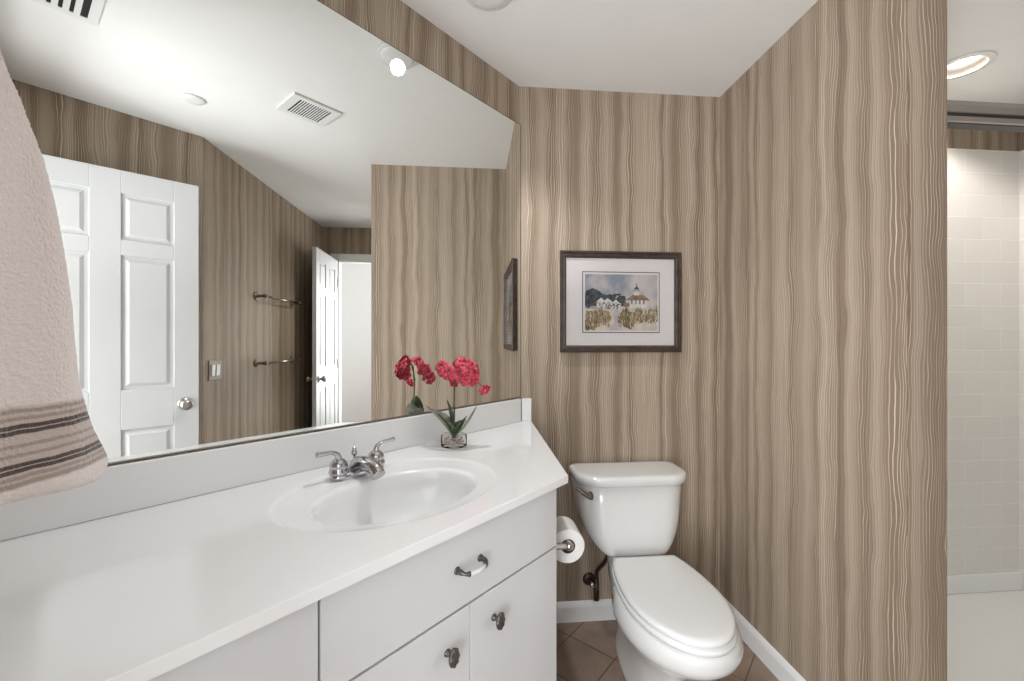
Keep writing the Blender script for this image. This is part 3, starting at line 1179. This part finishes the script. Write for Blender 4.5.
loft(bm, [egg(0.4005, 1.146, 1.40, 1.628, 0.154, RB, dx=-.005), egg(0.404, 1.138, 1.40, 1.633, 0.164, RB, dx=-.005), egg(0.414, 1.136, 1.40, 1.633, 0.167, RB, dx=-.005),
          egg(0.4195, 1.140, 1.40, 1.631, 0.163, RB, dx=-.005)])
obj('seat', bm, M['seat'], toilet, smooth=True)
bm = NB()
loft(bm, [egg(0.4205, 1.152, 1.40, 1.628, 0.154, RB, dx=-.005), egg(0.4245, 1.145, 1.40, 1.632, 0.162, RB, dx=-.005), egg(0.436, 1.143, 1.40, 1.632, 0.163, RB, dx=-.005),
          egg(0.441, 1.149, 1.40, 1.629, 0.157, RB, dx=-.005), egg(0.4435, 1.166, 1.40, 1.612, 0.145, .34, dx=-.005), egg(0.4455, 1.24, 1.40, 1.56, 0.09, 0.24, dx=-.005), egg(0.446, 1.38, 1.40, 1.42, 0.01, 0.03, dx=-.005)])
obj('seat_lid', bm, M['seat'], toilet, smooth=True)
for sx in (-0.075, 0.075):
    bm = NB()
    tube(bm, [(TX + sx - 0.020, 1.657, 0.416), (TX + sx + 0.020, 1.657, 0.416)], 0.010, 16)
    box(bm, (TX + sx - 0.016, 1.646, 0.3995), (TX + sx + 0.016, 1.670, 0.410))
    obj('seat_hinge', bm, M['seat'], toilet, bevel=0.003)
# tank
bm = NB()
rings = []
tank = [(0.3995, .085, 1.790, .04), (0.404, .090, 1.780, .04), (0.4045, .126, 1.706, .03), (0.409, .135, 1.700, .035), (0.422, .152, 1.698, .05), (0.448, .175, 1.698, .07), (0.485, .197, 1.699, .09), (0.54, .213, 1.702, .10), (0.62, .224, 1.706, .11), (0.689, .232, 1.712, .115)]
for z, hw, y0, r in tank:
    rings.append(rrect(TX, z, TX - hw, TX + hw, y0, D - 0.016, r, .02))
loft(bm, rings)
obj('tank', bm, M['porcelain'], toilet, smooth=True)
bm = NB()
rings = []
for z, e in ((0.6895, -0.004), (0.692, 0.0), (0.716, 0.001), (0.724, -0.002), (0.728, -0.010), (0.729, -0.03)):
    rings.append(rrect(TX, z, TX + 0.001 - .243 - e, TX + 0.001 + .243 + e, 1.695 - e, D - 0.012 + min(e, 0), .11, .035))
loft(bm, rings)
obj('tank_lid', bm, M['porcelain'], toilet, smooth=True, bevel=0)
# flush lever on the left of the tank front
bm = NB()
lp = Vector((0.478, 1.7225, 0.652))
fd = Vector((-0.45, -0.9, 0)).normalized()
lathe(bm, lp - fd * 0.003, fd, [(0.013, 0), (0.013, 0.006), (0.009, 0.009), (0.007, 0.016)], 18)
q0 = lp + fd * 0.016
tube(bm, spline([q0 + Vector((0.012, 0, -0.004)), q0, q0 + Vector((-0.025, 0.006, 0.014)), q0 + Vector((-0.052, 0.016, 0.032))], 5), [0.010] * 5 + [0.009] * 6 + [0.0075] * 5, 12)
tag(obj('flush_lever', bm, M['bar_metal'], toilet, smooth=True), 'dull chrome flush lever')

# ---- supply valve and hose
sv = thing('supply_valve', 'dark water supply valve and hose on the wall left of the toilet', 'valve', (0.512, D - 0.01, 0.21))
vy = D - 0.002
bm = NB()
lathe(bm, (0.532, vy, 0.188), (0, -1, 0), [(0.030, 0), (0.029, 0.003), (0.018, 0.009), (0.010, 0.010)], 24)
obj('escutcheon', bm, M['bronze'], sv, smooth=True)
bm = NB()
tube(bm, [(0.532, vy - 0.006, 0.188), (0.532, vy - 0.045, 0.188)], 0.009, 12)
tube(bm, [(0.532, vy - 0.035, 0.188), (0.556, vy - 0.035, 0.188)], 0.010, 12)
tube(bm, [(0.556, vy - 0.035, 0.215), (0.556, vy - 0.035, 0.150), (0.556, vy - 0.035, 0.112)], [0.010, 0.012, 0.014], 12)
obj('valve_body', bm, M['bronze'], sv, smooth=True)
bm = NB()
lathe(bm, (0.532, vy - 0.043, 0.188), (0, -1, 0), [(0.006, 0), (0.006, 0.008), (0.016, 0.010), (0.017, 0.015), (0.008, 0.018), (0, 0.018)], 20, sx=.62)
tag(obj('valve_handle', bm, M['chrome'], sv, smooth=True), 'chrome oval valve handle')
bm = NB()
tube(bm, spline([(0.556, vy - 0.035, 0.212), (0.560, vy - 0.040, 0.245), (0.585, vy - 0.055, 0.285), (0.598, vy - 0.070, 0.325), (0.588, vy - 0.075, 0.36), (0.570, vy - 0.08, 0.384)], 6), 0.0085, 10)
obj('supply_hose', bm, M['bronze'], sv, smooth=True)
bm = NB()
lathe(bm, (0.570, vy - 0.08, 0.3695), (0, 0, 1), [(0.012, 0), (0.016, 0.006), (0.016, 0.022), (0.012, 0.029)], 8)
obj('hose_nut', bm, M['bronze'], sv)

# ---- toilet paper on a holder on the cabinet side
xs_ = L(U0, FN).x
rx, rz = 0.2855, 0.665
hold = thing('toilet_paper_holder', 'satin metal paper holder on the side of the vanity cabinet', 'toilet paper holder', (xs_, 1.262, rz))
bm = NB()
lathe(bm, (xs_ + 0.0005, 1.258, rz + 0.0085), (1, 0, 0), [(0.020, 0), (0.020, 0.004), (0.014, 0.008)], 22)
obj('mounting_plate', bm, M['satin'], hold, smooth=True)
bm = NB()
tube(bm, spline([(xs_ + 0.004, 1.258, rz + 0.0085), (xs_ + 0.030, 1.258, rz + 0.0085), (rx - 0.008, 1.258, rz + 0.0085), (rx, 1.264, rz + 0.0085), (rx, 1.272, rz + 0.0085)], 5), 0.0085, 14)
tube(bm, [(rx, 1.262, rz + 0.0085), (rx, 1.385, rz + 0.0085)], 0.0108, 18)
bmesh.ops.create_uvsphere(bm, u_segments=16, v_segments=10, radius=0.0135, matrix=Matrix.Translation((rx, 1.260, rz + 0.0085)))
obj('arm', bm, M['satin'], hold, smooth=True)
roll = thing('toilet_paper_roll', 'white toilet paper roll hanging beside the vanity cabinet', 'toilet paper', (rx, 1.33, rz))


def annulus(bm, c, axis, r0, r1, h, n=48, mi=0):
    X, Yv, Zv = frame_of(axis)
    c = Vector(c)
    P = [(r0, 0), (r1, 0), (r1, h), (r0, h)]
    R = [[bm.verts.new(c + Zv * hh + X * (r * math.cos(2 * PI * i / n)) + Yv * (r * math.sin(2 * PI * i / n))) for i in range(n)] for r, hh in P]
    for a, b in ((0, 1), (1, 2), (2, 3), (3, 0)):
        for i in range(n):
            j = (i + 1) % n
            bm.faces.new((R[a][i], R[a][j], R[b][j], R[b][i])).material_index = mi
    return bm


bm = NB()
annulus(bm, (rx, 1.274, rz), (0, 1, 0), 0.0215, 0.051, 0.102)
o = obj('paper', bm, M['paper_roll'], roll)
for p in o.data.polygons:
    p.use_smooth = False
o.modifiers.new('b', 'BEVEL').width = 0.0015
bm = NB()
annulus(bm, (rx, 1.2745, rz), (0, 1, 0), 0.0195, 0.0214, 0.101, 32)
obj('cardboard_tube', bm, M['card'], roll, smooth=False)

# ================================================================ PICTURE
px0, px1, pz0, pz1 = 0.392, 0.966, 1.2315, 1.6945
pic = thing('framed_picture', 'dark framed watercolour of a seaside cottage above the toilet', 'picture', ((px0 + px1) / 2, D, (pz0 + pz1) / 2))
yw = D - 0.002


def rect_ring(y, m):
    return [Vector((px0 + m, y, pz0 + m)), Vector((px1 - m, y, pz0 + m)), Vector((px1 - m, y, pz1 - m)), Vector((px0 + m, y, pz1 - m))]


bm = NB()
rings = [rect_ring(yw, 0.004), rect_ring(yw - 0.022, 0.0), rect_ring(yw - 0.028, 0.004), rect_ring(yw - 0.028, 0.010), rect_ring(yw - 0.022, 0.013),
         rect_ring(yw - 0.023, 0.022), rect_ring(yw - 0.019, 0.027), rect_ring(yw - 0.010, 0.0315), rect_ring(yw - 0.004, 0.0315)]
loft(bm, rings, False, False)
obj('frame', bm, M['frame'], pic)
bm = NB()
box(bm, (px0 + 0.0305, yw - 0.009, pz0 + 0.0305), (px1 - 0.0305, yw - 0.003, pz1 - 0.0305))
obj('mat_board', bm, M['mat'], pic)
ix0, ix1, iz0, iz1 = 0.498, 0.865, 1.3205, 1.6025
bm = NB()
box(bm, (ix0, yw - 0.0098, iz0), (ix1, yw - 0.0091, iz1), 0)
box(bm, (ix0 + .004, yw - 0.0102, iz0 + .004), (ix1 - .004, yw - 0.0099, iz1 - .004), 1)
obj('mat_border', bm, [M['mat_line'], M['mat']], pic)


# the watercolour itself: a flat print, its wash made of small coloured patches
def paint(name, c, var=0.25, scale=60):
    return simple('wash_' + name, c, 0.9, var=var, scale=scale)


def sky_mat():
    m, nt, b = new_mat('wash_sky')
    tc = nt.nodes.new('ShaderNodeTexCoord')
    no = nt.nodes.new('ShaderNodeTexNoise')
    no.inputs['Scale'].default_value = 9
    no.inputs['Detail'].default_value = 5
    nt.links.new(tc.outputs['Object'], no.inputs['Vector'])
    r = nt.nodes.new('ShaderNodeValToRGB')
    r.color_ramp.elements[0].position = 0.38
    r.color_ramp.elements[0].color = (0.24, 0.26, 0.31, 1)
    r.color_ramp.elements[1].position = 0.62
    r.color_ramp.elements[1].color = (0.50, 0.455, 0.44, 1)
    e = r.color_ramp.elements.new(0.5)
    e.color = (0.40, 0.375, 0.385, 1)
    nt.links.new(no.outputs['Fac'], r.inputs['Fac'])
    nt.links.new(r.outputs['Color'], b.inputs['Base Color'])
    b.inputs['Roughness'].default_value = 0.9
    return m


pm = [sky_mat(), paint('sand', (0.56, 0.49, 0.42), .15, 25), paint('dark_tree', (0.06, 0.065, 0.07), .5), paint('white_house', (0.58, 0.55, 0.52), .1),
      paint('roof', (0.22, 0.145, 0.09), .3), paint('grass', (0.26, 0.20, 0.11), .5, 110), paint('grass_dark', (0.14, 0.11, 0.06), .5, 110), paint('shade', (0.22, 0.20, 0.23), .3),
      paint('path', (0.45, 0.40, 0.42), .12, 20), paint('straw', (0.36, 0.27, 0.15), .3, 90)]
bm = NB()
ax0, ax1, az0, az1 = 0.5105, 0.8545, 1.3315, 1.5905
layer = [yw - 0.0104]


def pol(pts, mi):
    """pts in 0..1 picture coordinates"""
    layer[0] -= 0.00001
    vs = [bm.verts.new((ax0 + (ax1 - ax0) * min(1, max(0, x)), layer[0], az0 + (az1 - az0) * min(1, max(0, z)))) for x, z in pts]
    bm.faces.new(vs).material_index = mi


rr = random.Random(11)


def blob(cx, cz, rx_, rz_, mi, n=16, j=.18):
    pol([(cx + rx_ * math.cos(2 * PI * i / n) * (1 + rr.uniform(-j, j)), cz + rz_ * math.sin(2 * PI * i / n) * (1 + rr.uniform(-j, j))) for i in range(n)], mi)


box(bm, (ax0, yw - 0.0104, az0), (ax1, yw - 0.0103, az1), 0)
pol([(0, 0), (1, 0), (1, .40), (.7, .36), (.4, .40), (0, .38)], 1)
blob(.10, .60, .13, .14, 2)
blob(.20, .56, .10, .09, 2)
blob(.05, .50, .08, .09, 2)
blob(.33, .57, .10, .07, 2)
blob(.50, .57, .07, .06, 2)
for k in range(26):
    blob(rr.uniform(.0, .55), rr.uniform(.46, .64 - .1 * abs(k % 3 - 1)), rr.uniform(.02, .05), rr.uniform(.02, .04), 2, 9, .5)
for cx_, w_, z_ in ((.22, .06, .41), (.31, .07, .40), (.42, .055, .38)):
    pol([(cx_ - w_, z_), (cx_ + w_, z_), (cx_ + w_, z_ + .11), (cx_, z_ + .18), (cx_ - w_, z_ + .11)], 3)
    pol([(cx_ - w_ * .5, z_ + .02), (cx_ - w_ * .1, z_ + .02), (cx_ - w_ * .1, z_ + .08), (cx_ - w_ * .5, z_ + .08)], 7)
    pol([(cx_ + w_ * .2, z_ + .02), (cx_ + w_ * .6, z_ + .02), (cx_ + w_ * .6, z_ + .08), (cx_ + w_ * .2, z_ + .08)], 7)
    pol([(cx_ - w_ * 1.1, z_ + .10), (cx_, z_ + .175), (cx_ + w_ * 1.1, z_ + .10), (cx_, z_ + .20)], 2)
for k in range(30):
    blob(rr.uniform(.14, .52), rr.uniform(.38, .50), rr.uniform(.006, .02), rr.uniform(.006, .018), rr.choice((2, 7, 5)), 7, .5)
pol([(.61, .40), (.85, .40), (.85, .57), (.61, .57)], 3)
for k in range(4):
    pol([(.63 + k * .055, .47), (.655 + k * .055, .47), (.655 + k * .055, .54), (.63 + k * .055, .54)], 7)
pol([(.55, .54), (.90, .54), (.79, .64), (.66, .64)], 4)
pol([(.67, .63), (.745, .63), (.74, .73), (.675, .73)], 3)
pol([(.655, .70), (.76, .70), (.75, .72), (.665, .72)], 7)
pol([(.665, .73), (.75, .73), (.71, .80)], 2)
pol([(.703, .78), (.712, .78), (.712, .84), (.703, .84)], 2)
pol([(.53, .42), (.61, .42), (.61, .49), (.53, .49)], 4)
# path between the dunes
pol([(.34, .0), (.52, .0), (.46, .18), (.48, .36), (.42, .38), (.38, .30), (.40, .15)], 8)
# grass: soft clumps, then blades
for cx_, cz_, a_, b_, m_i in ((.10, .20, .14, .17, 5), (.24, .26, .12, .12, 5), (.55, .24, .10, .15, 6), (.62, .14, .07, .10, 6), (.78, .28, .16, .11, 5), (.93, .30, .10, .10, 5), (.04, .10, .08, .10, 6)):
    blob(cx_, cz_, a_, b_, m_i, 22, .30)
for k in range(420):
    x = rr.random()
    if .34 < x < .46:
        continue
    zb = rr.uniform(.05, .30) + (.06 if x > .65 else 0)
    hgt = rr.uniform(.06, .15)
    lean = rr.uniform(-.03, .03)
    wd = rr.uniform(.003, .008)
    pol([(x - wd, zb), (x + wd, zb), (x + lean, zb + hgt)], rr.choice((5, 6, 5, 1, 9)))
obj('print', bm, pm, pic)
bm = NB()
box(bm, (px0 + 0.031, yw - 0.0135, pz0 + 0.031), (px1 - 0.031, yw - 0.0125, pz1 - 0.031))
obj('glazing', bm, M['picture_glass'], pic)

# ================================================================ TOWEL on a ring at the end wall
tow = thing('hand_towel', 'beige terry hand towel with brown striped border hanging at the left', 'towel', (-0.565, 0.52, 1.09))
XT = -0.548
edge = [(1.68, .525), (1.64, .547), (1.601, .567), (1.587, .580), (1.543, .599), (1.515, .610), (1.458, .624), (1.389, .637), (1.335, .645), (1.271, .651),
        (1.223, .658), (1.162, .681), (1.125, .702), (1.100, .713), (1.088, .708), (1.083, .698)]
zs = [e[0] for e in edge]


def edge_y(z):
    for (za, ya), (zb, yb) in zip(edge, edge[1:]):
        if zb <= z <= za:
            return lerp(yb, ya, (z - zb) / (za - zb))
    return edge[-1][1] if z < edge[-1][0] else edge[0][1]


def towel_ring(z, shrink=0.0):
    y1 = edge_y(z) - shrink
    t = max(0, min(1, (1.68 - z) / 0.6))
    y0 = lerp(0.500, 0.484, t) + shrink
    th = lerp(0.026, 0.034, t) - shrink * .6
    out = []
    n = 72
    for i in range(n):
        a = 2 * PI * i / n
        ca, sa = math.cos(a), math.sin(a)
        yy = (y0 + y1) / 2 + (y1 - y0) / 2 * math.copysign(abs(ca) ** .55, ca)
        xx = math.copysign(abs(sa) ** .8, sa) * th
        # soft vertical folds, deeper towards the gathered top
        fold = 0.0055 * math.sin((yy - y0) * 46 + 1.0 + (1.68 - z) * 1.2) * (1 - .35 * t) * abs(sa)
        out.append(Vector((XT - 0.018 + xx + fold, yy, z)))
    return out


bm = NB()
rings = [towel_ring(1.68, .02), towel_ring(1.675, .006)]
for i in range(1, 50):
    rings.append(towel_ring(1.675 - 0.585 * i / 50))
rings += [towel_ring(1.086, .002), towel_ring(1.081, .006), towel_ring(1.078, .014)]
# the hem sags a little towards the near side
for r in rings:
    for p in r:
        k = max(0, (1.30 - p.z) / .22)
        p.z += k * 0.030 * max(0, 1 - (p.y - .43) / .25)
loft(bm, rings)
tw = obj('terry_cloth', bm, M['towel'], tow, smooth=True, sub=1)
tex = bpy.data.textures.new('terry_pile', 'CLOUDS')
tex.noise_scale = 0.0032
s3 = tw.modifiers.new('sub2', 'SUBSURF')
s3.levels = s3.render_levels = 2
dm = tw.modifiers.new('pile', 'DISPLACE')
dm.texture = tex
dm.texture_coords = 'GLOBAL'
dm.strength = 0.0028
# ring that carries it
rg_ = thing('towel_ring', 'metal towel ring on the wall above the hand towel', 'towel ring', L(UE, 0.565, 1.70))
bm = NB()
wp = Vector((-0.5635, 0.4895, 0))
wc = L(UE, 0.500, 1.797)
lathe(bm, wc + Vector((S2, S2, 0)) * 0.0005, (S2, S2, 0), [(0.024, 0), (0.022, 0.006), (0.010, 0.010), (0.008, 0.03), (0.012, 0.034), (0.011, 0.044), (0, 0.046)], 20)
obj('mount', bm, M['satin'], rg_, smooth=True)
bm = NB()
cc = wc + Vector((S2, S2, 0)) * 0.048 + Vector((0, 0, -0.055))
dirn = (Vector((XT, 0.497, 0)) - Vector((cc.x, cc.y, 0)))
circ = [cc + Vector((0.0, 1, 0)) * (0.055 * math.sin(2 * PI * i / 40)) + Vector((0, 0, 0.055 * math.cos(2 * PI * i / 40))) for i in range(41)]
tube(bm, circ, 0.004, 10)
obj('ring', bm, M['satin'], rg_, smooth=True)

# ================================================================ CEILING FITTINGS
def fitting_disc(name, label, cat, c, r, prof_ring, ring_mat, lens_prof, lens_mat, lens_name='lens'):
    t = thing(name, label, cat, (c[0], c[1], H))
    bm = NB()
    lathe(bm, (c[0], c[1], H - 0.0005), (0, 0, -1), prof_ring, 40)
    obj('trim_ring', bm, ring_mat, t, smooth=True)
    bm = NB()
    lathe(bm, (c[0], c[1], H - 0.0005), (0, 0, -1), lens_prof, 40)
    obj(lens_name, bm, lens_mat, t, smooth=True)
    return t


fitting_disc('ceiling_light', 'round frosted ceiling light over the vanity counter', 'ceiling light', (0.050, 1.418), .082,
             [(0.082, 0), (0.082, 0.006), (0.076, 0.010), (0.070, 0.010)], M['vent'],
             [(0.069, 0.008), (0.066, 0.013), (0.055, 0.017), (0.035, 0.020), (0.012, 0.021), (0, 0.021)], M['lens'])
slt = thing('shower_light', 'lit recessed downlight in the shower ceiling', 'ceiling light', (SL[0], SL[1], H))
bm = NB()
annulus(bm, (SL[0], SL[1], H - 0.006), (0, 0, 1), 0.074, 0.098, 0.0055)
obj('trim_ring', bm, M['porcelain'], slt, bevel=0.002)
bm = NB()
annulus(bm, (SL[0], SL[1], H - 0.002), (0, 0, 1), 0.0735, 0.0755, 0.088)
obj('reflector', bm, M['header'], slt, smooth=True)
bm = NB()
lathe(bm, (SL[0], SL[1], H + 0.086), (0, 0, -1), [(0.05, 0), (0.05, 0.02), (0.048, 0.030), (0.03, 0.033), (0, 0.034)], 32)
obj('lamp', bm, M['lamp'], slt, smooth=True)
sm = thing('smoke_detector', 'small white round detector on the ceiling, seen in the mirror', 'smoke detector', (0.460, 0.393, H))
bm = NB()
lathe(bm, (0.460, 0.393, H - 0.0005), (0, 0, -1), [(0.046, 0), (0.046, 0.006), (0.042, 0.009), (0.02, 0.011), (0, 0.011)], 36)
obj('cover', bm, M['vent'], sm, smooth=True)


def grille(name, label, c, ang, sx, sy, mx_, my_, nslot, slot_w, wide=False):
    """frame in the ceiling plane with black-backed slots running along local y"""
    t = thing(name, label, 'vent', (c[0], c[1], H))
    ca, sa = math.cos(ang), math.sin(ang)

    def fin(bm):
        m = Matrix(((ca, -sa, 0, c[0]), (sa, ca, 0, c[1]), (0, 0, 1, H), (0, 0, 0, 1)))
        bmesh.ops.transform(bm, matrix=m, verts=bm.verts)
        return bm
    bm = NB()
    z0, z1 = -0.010, -0.0005
    box(bm, (-sx / 2, -sy / 2, z0), (-sx / 2 + mx_, sy / 2, z1))
    box(bm, (sx / 2 - mx_, -sy / 2, z0), (sx / 2, sy / 2, z1))
    box(bm, (-sx / 2 + mx_, -sy / 2, z0), (sx / 2 - mx_, -sy / 2 + my_, z1))
    box(bm, (-sx / 2 + mx_, sy / 2 - my_, z0), (sx / 2 - mx_, sy / 2, z1))
    obj('frame', fin(bm), M['vent'], t)
    bm = NB()
    box(bm, (-sx / 2 + mx_, -sy / 2 + my_, -0.0078), (sx / 2 - mx_, sy / 2 - my_, -0.0005))
    obj('slot_shade_slab', fin(bm), M['vent_shade'], t)  # solid black slab, paints in the dark behind the louvres
    bm = NB()
    span = sx - 2 * mx_
    pitch = span / nslot
    for k in range(nslot - 1):
        x = -span / 2 + (k + 1) * pitch
        w = pitch - slot_w
        lo = [(x - w / 2, -0.0098), (x + w / 2, -0.0098), (x + w / 2, -0.0079), (x - w / 2, -0.0079)]
        loft(bm, [[Vector((a, yy, b)) for a, b in lo] for yy in (-sy / 2 + my_, sy / 2 - my_)])
    obj('louvres', fin(bm), M['vent'], t)
    return t


# exhaust grille, turned 45 degrees; slots run from (.426,.890) to (.535,.785)
grille('exhaust_vent', 'white square exhaust grille in the ceiling, seen whole in the mirror', (0.512, 0.907), math.radians(45), 0.235, 0.205, 0.040, 0.027, 13, 0.0072)
grille('air_vent', 'white louvred air register cut off at the top left of the mirror view', (-0.023 - 0.15 * S2 * 2, 0.356, ), math.radians(45), 0.30, 0.30, 0.028, 0.028, 9, 0.011, True)

# ================================================================ TOWEL BARS AND SWITCH on the rear wall
def towel_bar(z, label):
    t = thing('towel_bar', label, 'towel bar', (1.76, YR, z), 'towel bars on the rear wall')
    for x in (1.462, 2.060):
        bm = NB()
        lathe(bm, (x, YR + 0.0005, z), (0, 1, 0), [(0.028, 0), (0.028, 0.004), (0.022, 0.009), (0.011, 0.012), (0.009, 0.030), (0.010, 0.050), (0.014, 0.058), (0.014, 0.074), (0.010, 0.080), (0, 0.081)], 24)
        obj('post', bm, M['bar_metal'], t, smooth=True)
    bm = NB()
    tube(bm, [(1.462, YR + 0.066, z), (2.060, YR + 0.066, z)], 0.0085, 14)
    obj('bar', bm, M['bar_metal'], t, smooth=True)
    return t


towel_bar(1.600, 'upper of the two metal towel bars seen in the mirror')
towel_bar(1.125, 'lower of the two metal towel bars seen in the mirror')
sw = thing('light_switch', 'double light switch with brown plate seen in the mirror beside the door', 'light switch', (0.976, YR, 1.11))
bm = NB()
box(bm, (0.916, YR + 0.0005, 1.050), (1.036, YR + 0.006, 1.168))
obj('switch_plate', bm, M['plate'], sw, bevel=0.003)
for x in (0.953, 0.999):
    bm = NB()
    rk = [Vector((x - 0.0165, YR + 0.0062, 1.076)), Vector((x + 0.0165, YR + 0.0062, 1.076)), Vector((x + 0.0165, YR + 0.0062, 1.142)), Vector((x - 0.0165, YR + 0.0062, 1.142))]
    f_ = [rk[0] + Vector((0, .002, 0)), rk[1] + Vector((0, .002, 0)), rk[2] + Vector((0, .006, 0)), rk[3] + Vector((0, .006, 0))]
    loft(bm, [rk, f_])
    tag(obj('rocker', bm, M['rocker'], sw, bevel=0.001), 'white rocker')

# ================================================================ SHOWER
enc = thing('shower_enclosure', 'sliding glass shower enclosure with grey metal header rail', 'shower enclosure', (2.0, 1.1, 0))
bm = NB()
hy = 1.100
prof_h = [(hy + 0.022, 1.906), (hy + 0.003, 1.906), (hy, 1.909), (hy, 1.923), (hy + 0.006, 1.925), (hy + 0.006, 1.933), (hy, 1.936),
          (hy, 1.954), (hy + 0.010, 1.959), (hy + 0.020, 1.979), (hy + 0.036, 1.979), (hy + 0.036, 1.906)]
loft(bm, [[Vector((x, y, z)) for y, z in prof_h] for x in (T + 0.013, XR - 0.013)])
obj('header_rail', bm, M['header'], enc)
bm = NB()
box(bm, (T + 0.0125, hy + 0.004, 1.9035), (XR - 0.013, hy + 0.034, 1.9057))
box(bm, (T + 0.0125, hy + 0.0015, 1.9255), (XR - 0.013, hy + 0.0058, 1.9325))
obj('header_channel', bm, M['header_dark'], enc)  # painted dark for the shade in the groove and underneath
bm = NB()
box(bm, (T + 0.0125, hy + 0.004, 0.115), (T + 0.030, hy + 0.040, 1.897))
obj('jamb', bm, M['header'], enc, bevel=0.002)
bm = NB()
box(bm, (XR - 0.030, hy + 0.004, 0.115), (XR - 0.0125, hy + 0.040, 1.897))
obj('jamb', bm, M['header'], enc, bevel=0.002)
bm = NB()
box(bm, (T + 0.013, hy, 0.1005), (XR - 0.013, hy + 0.045, 0.115))
obj('bottom_track', bm, M['header'], enc, bevel=0.002)
for x0, x1, y in ((1.99, XR - 0.05, hy + 0.030), (2.00, XR - 0.03, hy + 0.014)):
    bm = NB()
    box(bm, (x0, y, 0.120), (x1, y + 0.006, 1.879))
    obj('glass_pane', bm, M['glass'], enc)
# pan and curb
bm = NB()
box(bm, (T, 1.075, 0.0005), (XR, 1.165, 0.100))
struct(obj('trim_3', bm, M['tile'], bevel=0.006))
bm = NB()
box(bm, (T + 0.012, 1.165, 0.0005), (XR - 0.012, YS - 0.012, 0.012))
struct(obj('trim_4', bm, M['pan']))
bm = NB()
prism(bm, [(T + 0.012, YS - 0.012), (XR - 0.012, YS - 0.012), (XR - 0.012, YS - 0.026), (T + 0.012, YS - 0.026)], 0.012, 0.105)
struct(obj('baseboard_shower', bm, M['pan'], bevel=0.005))
